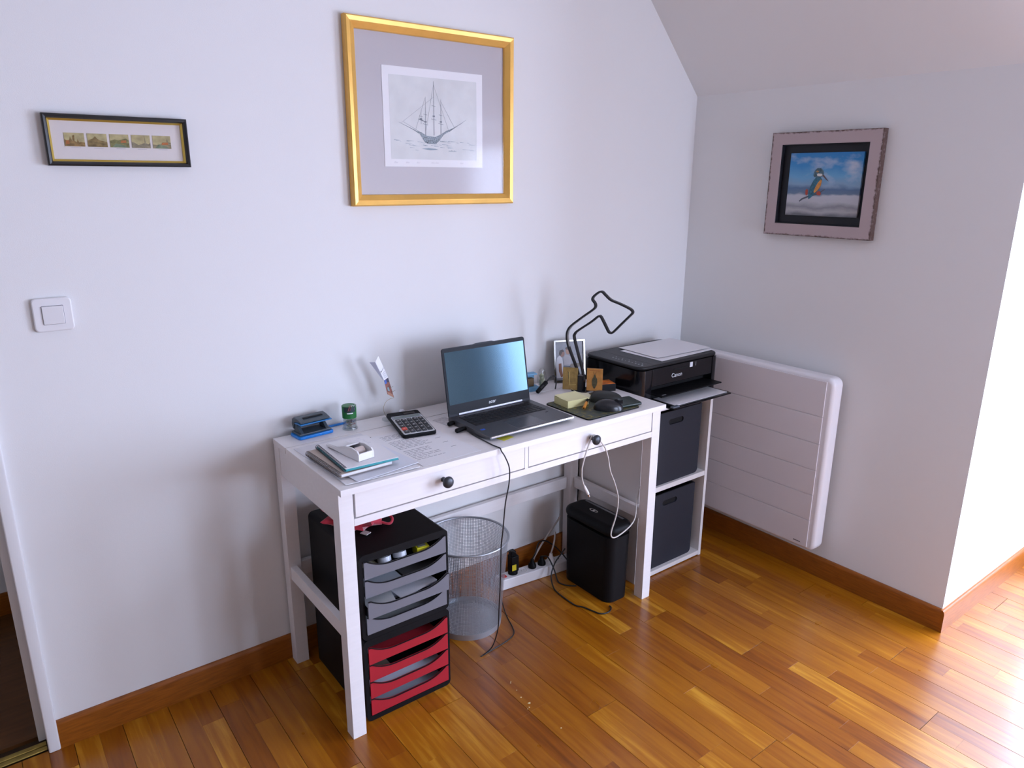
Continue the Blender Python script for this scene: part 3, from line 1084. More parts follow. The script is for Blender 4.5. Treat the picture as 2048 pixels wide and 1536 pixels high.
# large gilt frame with the ship etching
M_GOLD = pm('gilt', (.86, .50, .12), .32, metal=.45, var=.08, vscale=14)
gx0, gx1, gz0, gz1 = .296, .886, 1.419, 1.937
pf = thing('framed_etching', 'large gold-framed etching of a sailing ship above the desk', 'picture', (.591, -.004, gz0))
prof = [(0, -.003), (0, -.022), (.004, -.0265), (.015, -.0245), (.017, -.0250), (.031, -.0150), (.033, -.0115), (.033, -.003)]
for sd in SIDES:
    obj('frame_rail', moulding(nb(), gx0, gx1, gz0, gz1, prof, sd), M_GOLD, pf, 20)
obj('mat_board', B(gx0 + .030, gx1 - .030, -.0065, -.004, gz0 + .030, gz1 - .030), pm('mat_taupe', (.50, .465, .48), .45), pf)
sh_ = obj('print_sheet', B(.412, .7695, -.0078, -.0066, 1.534, 1.8175), pm('etching_paper', (.84, .83, .84), .8), pf)
obj('plate_tone', B(.434, .7465, -.0082, -.0079, 1.556, 1.794), pm('plate_tone', (.70, .71, .70), .85, var=.06, vscale=20), sh_)
e = nb()
EY = -.0084
mst = [(.5555, 1.626, 1.739, .0022), (.5855, 1.628, 1.785, .0024), (.6110, 1.632, 1.735, .0022), (.5400, 1.66, 1.70, .0010)]
for mx_, za, zb, wd in mst:
    stroke(e, (mx_, za), (mx_ + .001, (za + zb) / 2), wd, EY, wd * .7)
    stroke(e, (mx_ + .001, (za + zb) / 2), (mx_ + .0015, zb), wd * .7, EY, wd * .25)
    for q in (.30, .55):
        zz = za + (zb - za) * q
        stroke(e, (mx_ - .010 * (1.2 - q), zz + .001), (mx_ + .010 * (1.2 - q), zz - .0015), .0011, EY - .0003)
    stroke(e, (mx_ - .004, za + (zb - za) * .36), (mx_ + .004, za + (zb - za) * .36), .0040, EY - .0006)
stroke(e, (.520, 1.640), (.463, 1.662), .0022, EY, .0005)
stroke(e, (.540, 1.634), (.478, 1.664), .0010, EY - .0003, .0004)
stroke(e, (.640, 1.641), (.706, 1.679), .0020, EY, .0005)
stroke(e, (.615, 1.634), (.690, 1.668), .0010, EY - .0003, .0004)
stroke(e, (.531, 1.674), (.556, 1.666), .0016, EY - .0006)
for a, c in (((.5555, 1.735), (.520, 1.642)), ((.5865, 1.775), (.556, 1.640)), ((.5865, 1.775), (.640, 1.642)), ((.611, 1.73), (.66, 1.655)), ((.5865, 1.74), (.47, 1.66))):
    stroke(e, a, c, .0004, EY - .0009, .0004)
obj('ship_rigging', e, pm('etch_ink', (.22, .24, .27), .8), sh_, kind='stuff')
e = nb()
hull = [(.512, 1.642), (.535, 1.630), (.552, 1.607), (.562, 1.603), (.592, 1.603), (.603, 1.612), (.622, 1.632), (.664, 1.654), (.632, 1.644), (.610, 1.632), (.590, 1.624), (.560, 1.626), (.540, 1.636)]
poly(e, hull, EY)
obj('ship_hull', e, pm('etch_hull', (.27, .32, .35), .8, var=.5, vscale=220), sh_)
e = nb()
random.seed(21)
for k in range(46):
    zz = random.choice((1.611, 1.609, 1.603, 1.600, 1.596, 1.590, 1.586)) + random.uniform(-.003, .003)
    xx = random.uniform(.438, .72)
    stroke(e, (xx, zz), (xx + random.uniform(.006, .028), zz - random.uniform(0, .0015)), random.uniform(.0006, .0018), EY, .0003)
poly(e, [(.540, 1.588), (.565, 1.590), (.590, 1.589), (.600, 1.586), (.570, 1.584)], EY - .0003)
obj('ship_waves', e, pm('etch_wave', (.30, .37, .42), .8), sh_, kind='stuff')
e = nb()
for xx in (.444, .484, .522, .574, .590, .682):
    for j in range(3):
        stroke(e, (xx + j * .004, 1.5445), (xx + j * .004 + .003, 1.549 - .001 * j), .0006, -.0080)
obj('pencil_signature', e, M_INKL, sh_, kind='stuff')
obj('glazing', B(gx0 + .031, gx1 - .031, -.0120, -.0112, gz0 + .031, gz1 - .031), M_PGLASS, pf)

# narrow black frame with five miniatures
sx0, sx1, sz0, sz1 = -.4565, -.1455, 1.5245, 1.6395
sf = thing('framed_miniatures', 'narrow black frame with five small landscape miniatures in a row', 'picture', (-.301, -.004, sz0))
for sd in SIDES:
    obj('frame_rail', moulding(nb(), sx0, sx1, sz0, sz1, [(0, -.003), (0, -.018), (.003, -.0205), (.0075, -.0195), (.010, -.0150), (.010, -.003)], sd), pm('frame_black', (.012, .012, .013), .3), sf, 20)
    obj('gilt_slip', moulding(nb(), sx0 + .010, sx1 - .010, sz0 + .010, sz1 - .010, [(0, -.003), (0, -.0135), (.0045, -.0095), (.0045, -.003)], sd), pm('gilt_slip', (.75, .55, .12), .3, metal=.8), sf, 20)
mt_ = obj('mount', B(sx0 + .012, sx1 - .012, -.0065, -.0035, sz0 + .012, sz1 - .012), pm('mount_cream', (.68, .63, .61), .8), sf)
M_OL = [pm('mini_%d' % i, c, .7, var=.45, vscale=90, stretch=(1, 1, 2)) for i, c in enumerate(((.24, .15, .05), (.20, .14, .05), (.20, .19, .07), (.22, .19, .12), (.24, .20, .11)))]
M_SKYO = pm('mini_sky', (.42, .36, .18), .7, var=.25, vscale=70)
minis = (
    [(-.0, 0), (1, 0), (1, .30), (.8, .34), (.72, .30), (.66, .55), (.6, .3), (.5, .42), (.52, .85), (.42, .80), (.40, .35), (.3, .7), (.22, .35), (0, .52)],
    [(0, 0), (1, 0), (1, .38), (.8, .45), (.62, .50), (.5, .62), (.40, .80), (.28, .62), (.15, .55), (0, .45)],
    [(0, 0), (1, 0), (1, .55), (.85, .70), (.65, .62), (.45, .55), (.25, .60), (0, .50)],
    [(0, 0), (1, 0), (1, .46), (.9, .30), (.75, .40), (.72, .92), (.70, .40), (.5, .30), (.35, .22), (.15, .40), (0, .48)],
    [(0, 0), (1, 0), (1, .48), (.85, .50), (.80, .80), (.76, .50), (.55, .48), (.45, .34), (.2, .28), (0, .30)])
for i in range(5):
    x0 = -.4165 + i * .0474
    m1 = obj('miniature', B(x0, x0 + .0415, -.0074, -.0066, 1.5685, 1.5985), M_SKYO, mt_)
    e = nb(); poly(e, [(x0 + u * .0415, 1.5685 + v * .030) for u, v in minis[i]], -.0075)
    obj('miniature_land', e, M_OL[i], mt_)
    if i in (0, 4, 2):
        e = nb()
        u0, v0, wd, hh = ((.05, .15, .18, .3), (0, 0, 0, 0), (.55, .35, .3, .2), (0, 0, 0, 0), (.48, .28, .36, .2))[i]
        poly(e, [(x0 + u0 * .0415, 1.5685 + v0 * .03), (x0 + (u0 + wd) * .0415, 1.5685 + (v0 + .02) * .03), (x0 + (u0 + wd) * .0415, 1.5685 + (v0 + hh) * .03), (x0 + (u0 + .03) * .0415, 1.5685 + (v0 + hh * .9) * .03)], -.0079)
        obj('miniature_roof', e, pm('mini_rust', (.40, .14, .04), .7, var=.3, vscale=90), mt_)
    if i in (2, 4):
        e = nb(); poly(e, [(x0 + .004, 1.569), (x0 + .036, 1.569), (x0 + .030, 1.5735), (x0 + .012, 1.5775)], -.0079)
        obj('miniature_water', e, pm('mini_green', (.17, .22, .13), .7, var=.3, vscale=90), mt_)
    e = nb(); stroke(e, (x0 + .012, 1.5655), (x0 + .032, 1.5655), .0007, -.0068)
    obj('caption', e, M_INKL, mt_)
obj('glazing', B(sx0 + .0115, sx1 - .0115, -.0090, -.0084, sz0 + .0115, sz1 - .0115), glass_mat('miniature_glass', rough=.2, ior=1.10), sf)

# kingfisher painting on the right wall
by0, by1, bz0, bz1 = -.800, -.388, 1.303, 1.666
kf = thing('framed_painting', 'painting of a kingfisher in a worn taupe frame on the right wall', 'picture', (XR - .02, -.603, bz0))
def wear_mat():
    mt = D.materials.new('worn_taupe')
    mt.use_nodes = True
    t = mt.node_tree
    bs = t.nodes['Principled BSDF']
    bs.inputs['Roughness'].default_value = .5
    geo = N(t, 'ShaderNodeNewGeometry')
    s_ = N(t, 'ShaderNodeSeparateXYZ')
    t.links.new(geo.outputs['Position'], s_.inputs[0])
    def edge(out, c, h):
        a = N(t, 'ShaderNodeMath', operation='SUBTRACT'); a.inputs[1].default_value = c
        t.links.new(out, a.inputs[0])
        d = N(t, 'ShaderNodeMath', operation='ABSOLUTE'); t.links.new(a.outputs[0], d.inputs[0])
        f = N(t, 'ShaderNodeMath', operation='SUBTRACT'); f.inputs[0].default_value = h
        t.links.new(d.outputs[0], f.inputs[1])
        return f.outputs[0]
    ey = edge(s_.outputs['Y'], (by0 + by1) / 2, (by1 - by0) / 2)
    ez = edge(s_.outputs['Z'], (bz0 + bz1) / 2, (bz1 - bz0) / 2)
    mn = N(t, 'ShaderNodeMath', operation='MINIMUM')
    t.links.new(ey, mn.inputs[0]); t.links.new(ez, mn.inputs[1])
    nz = N(t, 'ShaderNodeTexNoise'); nz.inputs['Scale'].default_value = 90
    t.links.new(geo.outputs['Position'], nz.inputs['Vector'])
    k = N(t, 'ShaderNodeMath', operation='MULTIPLY_ADD'); k.inputs[1].default_value = -.014; k.inputs[2].default_value = .007
    t.links.new(nz.outputs['Fac'], k.inputs[0])
    ad_ = N(t, 'ShaderNodeMath', operation='ADD'); t.links.new(mn.outputs[0], ad_.inputs[0]); t.links.new(k.outputs[0], ad_.inputs[1])
    r = N(t, 'ShaderNodeMapRange'); r.inputs['From Min'].default_value = .0005; r.inputs['From Max'].default_value = .0065
    t.links.new(ad_.outputs[0], r.inputs['Value'])
    mxn = N(t, 'ShaderNodeMix', data_type='RGBA')
    mxn.inputs[6].default_value = (.085, .045, .035, 1)
    mxn.inputs[7].default_value = (.46, .37, .375, 1)
    t.links.new(r.outputs[0], mxn.inputs[0])
    t.links.new(mxn.outputs[2], bs.inputs['Base Color'])
    return mt
M_WORN = wear_mat()
FXF = XR - .030
o_ = [(by0, bz0), (by1, bz0), (by1, bz1), (by0, bz1)]
iw = .042
i_ = [(by0 + iw, bz0 + iw), (by1 - iw, bz0 + iw), (by1 - iw, bz1 - iw), (by0 + iw, bz1 - iw)]
for k in range(4):
    k2 = (k + 1) % 4
    b = nb()
    prism(b, [o_[k], o_[k2], i_[k2], i_[k]], FXF, XR - .004, 'x')
    obj('frame_rail', b, M_WORN, kf)
b = nb()
j_ = [(by0 + iw + .003, bz0 + iw + .003), (by1 - iw - .003, bz0 + iw + .003), (by1 - iw - .003, bz1 - iw - .003), (by0 + iw + .003, bz1 - iw - .003)]
ring(b, i_, j_, FXF + .003, XR - .006, 'x')
box(b, XR - .012, XR - .006, by0 + iw, by1 - iw, bz0 + iw, bz1 - iw)
obj('shadow_box', b, pm('box_navy', (.006, .007, .012), .6), kf)
def sky_paint():
    mt = D.materials.new('painted_canvas')
    mt.use_nodes = True
    t = mt.node_tree
    bs = t.nodes['Principled BSDF']
    bs.inputs['Roughness'].default_value = .45
    geo = N(t, 'ShaderNodeNewGeometry')
    s_ = N(t, 'ShaderNodeSeparateXYZ'); t.links.new(geo.outputs['Position'], s_.inputs[0])
    n1 = N(t, 'ShaderNodeTexNoise'); n1.inputs['Scale'].default_value = 17; n1.inputs['Detail'].default_value = 6
    mp = N(t, 'ShaderNodeMapping'); mp.inputs['Scale'].default_value = (1, .8, 1.6); mp.inputs['Location'].default_value = (0, .45, .2)
    t.links.new(geo.outputs['Position'], mp.inputs['Vector']); t.links.new(mp.outputs[0], n1.inputs['Vector'])
    zz = N(t, 'ShaderNodeMapRange'); zz.inputs['From Min'].default_value = 1.378; zz.inputs['From Max'].default_value = 1.594
    t.links.new(s_.outputs['Z'], zz.inputs['Value'])
    dn = N(t, 'ShaderNodeMath', operation='MULTIPLY_ADD'); dn.inputs[1].default_value = .16; dn.inputs[2].default_value = -.08
    t.links.new(n1.outputs['Fac'], dn.inputs[0])
    ad_ = N(t, 'ShaderNodeMath', operation='ADD'); t.links.new(zz.outputs[0], ad_.inputs[0]); t.links.new(dn.outputs[0], ad_.inputs[1])
    cr = N(t, 'ShaderNodeValToRGB')
    e_ = cr.color_ramp.elements
    e_[0].position, e_[0].color = 0, (.13, .14, .16, 1)
    e_[1].position, e_[1].color = 1, (.018, .20, .50, 1)
    for p, c in ((.07, (.42, .42, .44)), (.14, (.25, .26, .29)), (.22, (.48, .50, .54)), (.31, (.50, .52, .58)), (.345, (.13, .20, .30)), (.43, (.09, .17, .30)), (.50, (.22, .36, .52)), (.62, (.14, .38, .62)), (.80, (.035, .25, .55))):
        q = e_.new(p); q.color = (*c, 1)
    t.links.new(ad_.outputs[0], cr.inputs['Fac'])
    n2 = N(t, 'ShaderNodeTexNoise'); n2.inputs['Scale'].default_value = 11; n2.inputs['Detail'].default_value = 5
    t.links.new(mp.outputs[0], n2.inputs['Vector'])
    cl = N(t, 'ShaderNodeMapRange'); cl.inputs['From Min'].default_value = .50; cl.inputs['From Max'].default_value = .68
    t.links.new(n2.outputs['Fac'], cl.inputs['Value'])
    up = N(t, 'ShaderNodeMapRange'); up.inputs['From Min'].default_value = .42; up.inputs['From Max'].default_value = .55
    t.links.new(zz.outputs[0], up.inputs['Value'])
    mu = N(t, 'ShaderNodeMath', operation='MULTIPLY'); t.links.new(cl.outputs[0], mu.inputs[0]); t.links.new(up.outputs[0], mu.inputs[1])
    mxn = N(t, 'ShaderNodeMix', data_type='RGBA'); mxn.inputs[7].default_value = (.50, .56, .66, 1)
    t.links.new(mu.outputs[0], mxn.inputs[0]); t.links.new(cr.outputs[0], mxn.inputs[6])
    t.links.new(mxn.outputs[2], bs.inputs['Base Color'])
    return mt
CX = XR - .022
cv = obj('canvas', B(CX, XR - .012, -.740, -.466, 1.376, 1.594, .001), sky_paint(), kf)
def blob(pts, mat, nm, dx=.0004):
    b = prism(nb(), pts, CX - dx - .0003, CX - dx + .0002, 'x')
    return obj(nm, b, mat, cv)
def mir(p):
    return p
blob([(-.519, 1.424), (-.530, 1.432), (-.555, 1.442), (-.590, 1.452), (-.613, 1.468), (-.611, 1.470), (-.588, 1.456), (-.552, 1.447), (-.527, 1.437), (-.517, 1.428)], pm('paint_branch', (.10, .11, .14), .6), 'painted_branch')
blob([(-.553, 1.434), (-.560, 1.438), (-.580, 1.458), (-.594, 1.480), (-.598, 1.500), (-.592, 1.512), (-.578, 1.514), (-.566, 1.500), (-.556, 1.478), (-.551, 1.455)], pm('paint_teal', (.035, .15, .22), .6, var=.4, vscale=120), 'painted_wing', .0008)
blob([(-.575, 1.456), (-.585, 1.464), (-.596, 1.482), (-.598, 1.499), (-.593, 1.503), (-.583, 1.490), (-.575, 1.474), (-.571, 1.460)], pm('paint_orange', (.62, .27, .06), .6, var=.25, vscale=120), 'painted_breast', .0012)
blob([(-.563, 1.517), (-.567, 1.533), (-.577, 1.542), (-.589, 1.541), (-.600, 1.532), (-.602, 1.521), (-.597, 1.513), (-.580, 1.509), (-.568, 1.511)], pm('paint_head', (.07, .14, .18), .6, var=.5, vscale=160), 'painted_head', .0012)
blob([(-.577, 1.520), (-.580, 1.5235), (-.596, 1.522), (-.598, 1.517), (-.590, 1.513), (-.579, 1.515)], pm('paint_white', (.72, .70, .66), .6), 'painted_cheek', .0016)
blob([(-.571, 1.529), (-.578, 1.5335), (-.584, 1.530), (-.580, 1.526)], pm('paint_ochre', (.45, .26, .10), .6), 'painted_eye_patch', .0016)
blob([(-.598, 1.516), (-.602, 1.519), (-.624, 1.4955), (-.614, 1.502)], pm('paint_bill', (.13, .08, .08), .6), 'painted_bill', .0016)
blob([(-.543, 1.470), (-.548, 1.466), (-.549, 1.452), (-.544, 1.446), (-.540, 1.452), (-.539, 1.464)], pm('paint_red', (.42, .07, .04), .6), 'painted_berry', .0012)
blob([(-.582, 1.458), (-.592, 1.464), (-.600, 1.456), (-.598, 1.448), (-.586, 1.449)], MATS['paint_red'], 'painted_berry', .0014)

# ------------------------------------------------------------------ papers, notebooks and tools on the left of the desk
Z0 = T + .0003
def lift_a(u, v):
    return .004 * u * u
PST = 'loose sheets under the notebooks'
b = nb(); sheet(b, .021, .231, -.452, -.135, Z0, .0012, 2.0, lambda u, v: .0)
solo('loose_paper', 'lowest loose white sheet at the left end of the desk', 'paper', b, M_PAPER2, PST)
b = nb(); sheet(b, .030, .238, -.468, -.190, Z0 + .0016, .0014, -2.5, lambda u, v: .002 * max(0, u - .5))
solo('loose_paper', 'folded white papers sticking out in front of the spiral notebooks', 'paper', b, M_PAPER, PST)
b = nb(); sheet(b, .040, .228, -.462, -.200, Z0 + .0050, .0012, 6.0, lambda u, v: .004 * max(0, u - .5))
solo('loose_paper', 'skewed bluish white sheet directly beneath the spiral notebooks', 'paper', b, pm('bluish_paper', (.76, .77, .84), .7), PST)

def notebook(label, loc, rot, w_, l_, h, cover, paper, band, coil_r, ncoil):
    t = thing('spiral_notebook', label, 'notebook', loc, math.radians(rot), 'spiral notebooks on the desk')
    obj('back_cover', B(0, w_, 0, l_, 0, .0012, .0003), cover, t)
    obj('page_block', B(.003, w_ - .001, .001, l_ - .001, .0012, h - .001), paper, t)
    fp = obj('front_page', B(.001, w_, 0, l_, h - .001, h), band, t)
    for i in range(ncoil):
        yy = .008 + (l_ - .016) * i / (ncoil - 1)
        c = [( .002 + coil_r * math.cos(a), yy + .0006 * math.sin(a), h / 2 + coil_r * .95 * math.sin(a)) for a in [2 * math.pi * k / 12 for k in range(12)]]
        obj('coil_ring', tube(nb(), c, .0008, 5, True), M_COIL, t)
    return fp
M_COIL = pm('coil_wire', (.16, .16, .17), .35, metal=.7)
M_TEAL = pm('teal_card', (.04, .30, .33), .5)
M_KRAFT = pm('kraft_card', (.50, .42, .36), .7)
notebook('lower spiral notebook with kraft cover under the teal one', (.0250, -.4335, Z0 + .0108), 2.0, .150, .208, .009, M_KRAFT, M_PAPER2, M_KRAFT, .0068, 30)
fp_ = notebook('upper spiral notebook with teal back cover and handwritten page', (.0400, -.4300, Z0 + .0226), -2.6, .150, .210, .0075, M_TEAL, M_TEAL, M_PAPER, .0062, 30)
NT = Z0 + .0226 + .0075
# handwriting on the top page (a few faint pencil lines)
b = nb()
random.seed(3)
for i in range(9):
    yy = .192 - i * .011
    x = .020
    while x < .125:
        l_ = random.uniform(.005, .015)
        stroke(b, (x, yy + random.uniform(-.001, .001)), (x + l_, yy + random.uniform(-.001, .001) - .002), .0006, .0075 + .0004, axis='z')
        x += l_ + random.uniform(.003, .012)
obj('handwriting', b, pm('pencil_grey', (.58, .58, .66), .8), fp_, kind='stuff')

# tape dispenser with a tail plate, lying on the notebook
td = thing('tape_dispenser', 'white tape dispenser lying on the upper spiral notebook', 'tape dispenser', (.112, -.400, NT + .0012), math.radians(9))
b = nb()
side = [(-.004, 0), (.060, 0), (.090, .002), (.150, .004), (.152, .008), (.100, .012), (.060, .026), (.030, .030), (.004, .026), (-.004, .018)]
for x0, x1 in ((-.024, -.020), (.020, .024)):
    bb = prism(nb(), side, x0, x1, 'x')
    obj('side_wall', bb, M_WHITEP, td)
obj('nose', B(-.020, .020, -.004, 0, 0, .020, .0005), M_WHITEP, td)
obj('floor_plate', B(-.020, .020, 0, .150, 0, .003, .0005), M_WHITEP, td)
obj('cover_plate', prism(nb(), [(.055, .0245), (.058, .0275), (.100, .0135), (.150, .0095), (.150, .007), (.100, .010)], -.020, .020, 'x'), M_WHITEP, td)
obj('tape_reel', tube(nb(), [(-.013, .030, .0145), (.013, .030, .0145)], .0115, 24), pm('tape_beige', (.60, .50, .46), .3), td, 50)
# pen beside the dispenser
b = nb()
tube(b, [(.082, -.262, NT + .0052), (.084, -.268, NT + .0052), (.088, -.330, NT + .0052), (.0905, -.362, NT + .0052)], [.0015, .004, .0042, .0038], 10)
solo('ballpoint_pen', 'lilac ballpoint pen on the notebook beside the tape dispenser', 'pen', b, pm('lilac_plastic', (.32, .32, .56), .3), None, 60)
b = nb(); box(b, .208, .222, -.212, -.200, T + .0076, T + .0126, .002, M=Rz(30, (.215, -.206, 0)))
solo('binder_clip', 'small black clip behind the notebook on the loose sheets', 'clip', b, M_BLACK)

# printed sheet
ST = thing('printed_sheet', 'white printed sheet in front of the calculator', 'paper', (.330, -.325, Z0 + .0004))
b = nb(); sheet(b, .240, .432, -.468, -.180, Z0 + .0004, .0006, 2)
obj('paper', b, M_PAPER, ST)
b = nb()
random.seed(8)
for i in range(21):
    yy = -.205 - i * .0108
    if i in (4, 12):
        continue
    x = .252 + .002 * random.random()
    xe = random.choice((.30, .335, .36, .32, .345))
    while x < xe:
        l_ = random.uniform(.008, .03)
        stroke(b, (x, yy), (min(x + l_, xe), yy), .0016, Z0 + .0014, axis='z')
        x += l_ + .003
    if i % 4 == 1:
        stroke(b, (.385, yy), (.402, yy), .0014, Z0 + .0014, axis='z')
obj('printed_lines', b, pm('print_grey', (.20, .20, .23), .8), ST, kind='stuff')

# ------------------------------------------------------------------ hole punch
hp = thing('hole_punch', 'grey and bright blue hole punch at the back left of the desk', 'hole punch', (.108, -.043, Z0), math.radians(5))
M_BLUE = pm('punch_blue', (.008, .23, .72), .3)
M_PG = pm('punch_grey', (.055, .075, .09), .45)
b = prism(nb(), rrect(-.056, .057, -.036, .026, .008, 5), 0, .009, 'z', None, .002, 2)
obj('base_tray', b, M_BLUE, hp)
b = nb()
box(b, -.051, .053, -.029, .024, .009, .0155, .002)
obj('base_plate', b, M_PG, hp)
for x0, x1 in ((-.045, -.036), (.036, .045)):
    b = prism(nb(), [(-.026, .0155), (.016, .0155), (.020, .040), (.008, .046), (-.004, .034)], x0, x1, 'x')
    obj('cheek', b, M_PG, hp)
b = prism(nb(), [(.022, .022), (.027, .036), (.024, .052), (.010, .060), (-.010, .058), (-.030, .053), (-.034, .049), (-.010, .048), (.008, .044), (.014, .032), (.014, .022)], -.048, .048, 'x', None, .003, 2)
hn = obj('handle', b, M_PG, hp)
b = prism(nb(), [(-.036, .0470), (-.010, .0470), (.004, .0440), (.004, .0405), (-.012, .0420), (-.036, .0435)], -.050, .052, 'x', None, .001, 1)
obj('handle_edge', b, pm('punch_blue_dull', (.010, .16, .42), .35), hn)
obj('grip_slot', B(-.030, .032, -.018, -.008, .0575, .0590, .0006, M=Matrix.Rotation(math.radians(0), 4, 'X')), M_DARKHOLE, hn)
b = nb()
box(b, .158, .232, -.024, -.0175, T + .0004, T + .0064, .001, M=Rz(3, (.19, -.02, 0)))
solo('blue_ruler', 'blue plastic guide bar lying behind the hole punch', 'ruler', b, pm('ruler_blue', (.012, .20, .60), .35))

# ------------------------------------------------------------------ paper clip tub
tb = thing('clip_tub', 'clear tub of paper clips with green label by the hole punch', 'tub', (.222, -.069, Z0))
b = nb()
lathe(b, [(0, .0005), (.0235, .0005), (.0235, .003), (.0205, .008), (.0205, .036), (.0190, .036), (.0190, .008), (.0205, .0045), (0, .0045)], .222, -.069, 32)
bmesh.ops.translate(b, verts=b.verts, vec=(0, 0, Z0))
obj('clear_cup', b, M_CLEAR, tb, 50)
b = nb()
lathe(b, [(.0195, .036), (.0215, .037), (.0222, .0745), (.0205, .0755), (0, .0755)], .222, -.069, 32)
bmesh.ops.translate(b, verts=b.verts, vec=(0, 0, Z0))
cp = obj('green_cap', b, pm('tub_green', (.008, .14, .025), .4), tb, 50)
def cap_patch(a0, a1, z0, z1, mat, nm, r=.0223):
    b = nb()
    n = 8
    A = [[b.verts.new((.222 + (r + .0003) * math.cos(math.radians(a0 + (a1 - a0) * i / n)), -.069 + (r + .0003) * math.sin(math.radians(a0 + (a1 - a0) * i / n)), Z0 + z)) for i in range(n + 1)] for z in (z0, z1)]
    for i in range(n):
        b.faces.new((A[0][i], A[0][i + 1], A[1][i + 1], A[1][i]))
    obj(nm, b, mat, cp)
cap_patch(205, 300, .058, .0745, pm('label_dark', (.012, .03, .035), .4), 'label_picture')
cap_patch(228, 275, .053, .0565, M_PAPER, 'label_text')
random.seed(17)
CLC = [pm('clip_%d' % i, c, .3, metal=.4) for i, c in enumerate(((.60, .60, .62), (.45, .10, .12), (.03, .30, .10), (.55, .42, .15), (.05, .15, .45)))]
for i in range(26):
    M = Matrix.Translation((.222 + random.uniform(-.009, .009), -.069 + random.uniform(-.009, .009), Z0 + .009 + i * .0008)) @ Matrix.Rotation(random.uniform(0, 6.28), 4, 'Z') @ Matrix.Rotation(random.uniform(-.9, .9), 4, 'X')
    pts = [(-.008, -.003, 0), (.007, -.003, 0), (.0095, 0, 0), (.007, .003, 0), (-.006, .003, 0), (-.008, .001, 0), (-.006, -.0012, 0), (.005, -.0012, 0)]
    b = tube(nb(), [M @ Vector(p) for p in pts], .0005, 4)
    for v in b.verts:      # keep the clips inside the cup
        d = Vector((v.co.x - .222, v.co.y + .069))
        if d.length > .0178:
            d = d.normalized() * .0178
            v.co.x, v.co.y = .222 + d.x, -.069 + d.y
        v.co.z = max(v.co.z, Z0 + .0052)
    o = solo('paper_clip', 'small %s paper clip heaped inside the clear green-capped tub' % ('silver', 'red', 'green', 'yellow', 'blue')[i % 5], 'paper clip', b, CLC[i % 5], 'paper clips inside the tub', 60)
for i, (cx_, ang, mt) in enumerate(((.214, 20, 1), (.226, -15, 0), (.231, 30, 0))):
    M = Matrix.Translation((cx_, -.0915 + .002 * i, Z0 + .0712)) @ Matrix.Rotation(math.radians(ang), 4, 'Y') @ Matrix.Rotation(math.radians(90), 4, 'X')
    pts = [(-.003, -.010, 0), (-.003, .007, 0), (0, .0095, 0), (.003, .007, 0), (.003, -.006, 0), (.001, -.008, 0), (-.0012, -.006, 0), (-.0012, .005, 0)]
    b = tube(nb(), [M @ Vector(p) for p in pts], .0006, 5)
    obj('rim_clip', b, CLC[mt], cp)

# ------------------------------------------------------------------ wire memo holder with leaflet
mh = thing('memo_holder', 'wire memo clip holder on a small base behind the calculator', 'memo holder', (.356, -.064, Z0))
b = nb()
prism(b, rrect(.336, .388, -.084, -.050, .012, 5), Z0, Z0 + .007, 'z', None, .002, 2)
obj('base', b, M_CLEAR, mh)
obj('wire', tube(nb(), catmull([(.352, -.070, Z0 + .006), (.343, -.070, T + .022), (.338, -.070, T + .040), (.344, -.070, T + .059), (.358, -.070, T + .069), (.376, -.070, T + .0715)], 8), .0007, 6), pm('brass_wire', (.40, .32, .18), .35, metal=.8), mh)
for p0, p1 in (((.367, -.071, T + .090), (.378, -.078, T + .098)), ((.362, -.071, T + .105), (.371, -.078, T + .112))):
    obj('prong', tube(nb(), [p0, p1], .0005, 5), MATS['brass_wire'], mh)
lf = thing('leaflet', 'folded leaflet with a colourful picture clamped in the memo holder', 'leaflet', (.376, -.070, T + .073))
def strip3(a, c, d, e, th, mat, nm):
    """thin plate through four 3D corners"""
    b = nb()
    P = [Vector(q) for q in (a, c, d, e)]
    n = (P[1] - P[0]).cross(P[3] - P[0]).normalized() * th
    V = [b.verts.new(p) for p in P] + [b.verts.new(p + n) for p in P]
    b.faces.new(V[:4]); b.faces.new(V[4:])
    for i in range(4):
        b.faces.new((V[i], V[(i + 1) % 4], V[4 + (i + 1) % 4], V[4 + i]))
    return obj(nm, b, mat, lf)
# corner positions: upper white half and lower picture half of the front leaf
q0, q1, q2, q3, q4, q5 = (.315, -.074, .9555), (.3290, -.068, .9715), (.3590, -.069, .8975), (.3420, -.074, .8920), (.3765, -.070, .8290), (.3515, -.074, .8455)
strip3(q3, q2, q1, q0, .0005, M_PAPER, 'front_leaf')
strip3(q5, q4, q2, q3, .0005, pm('leaflet_art', (.20, .06, .04), .5, var=.7, vscale=70), 'picture_leaf')
strip3((.340, -.070, .893), (.3425, -.0735, .8925), (.315, -.0735, .955), (.303, -.060, .9535), .0005, pm('leaf_back', (.62, .64, .78), .7), 'rear_leaf')
def lerp(a, c, t):
    return tuple(x * (1 - t) + y * t for x, y in zip(a, c))
def leafpt(u, v, up=True):
    A, Bq, Cq, Dq = (q3, q2, q1, q0) if up else (q5, q4, q2, q3)
    p = lerp(lerp(A, Bq, u), lerp(Dq, Cq, u), v)
    return (p[0] - .0003, p[1] - .0012, p[2])
for v in (.06, .12, .18, .24, .30):
    strip3(leafpt(.30, v), leafpt(.95, v + .02), leafpt(.95, v + .032), leafpt(.30, v + .012), .0002, M_INKL, 'text_line')
strip3(leafpt(.12, .40), leafpt(.32, .41), leafpt(.32, .46), leafpt(.12, .45), .0002, M_INK, 'emblem')
strip3(leafpt(.40, .42), leafpt(.95, .46), leafpt(.95, .475), leafpt(.40, .435), .0002, M_INK, 'heading')
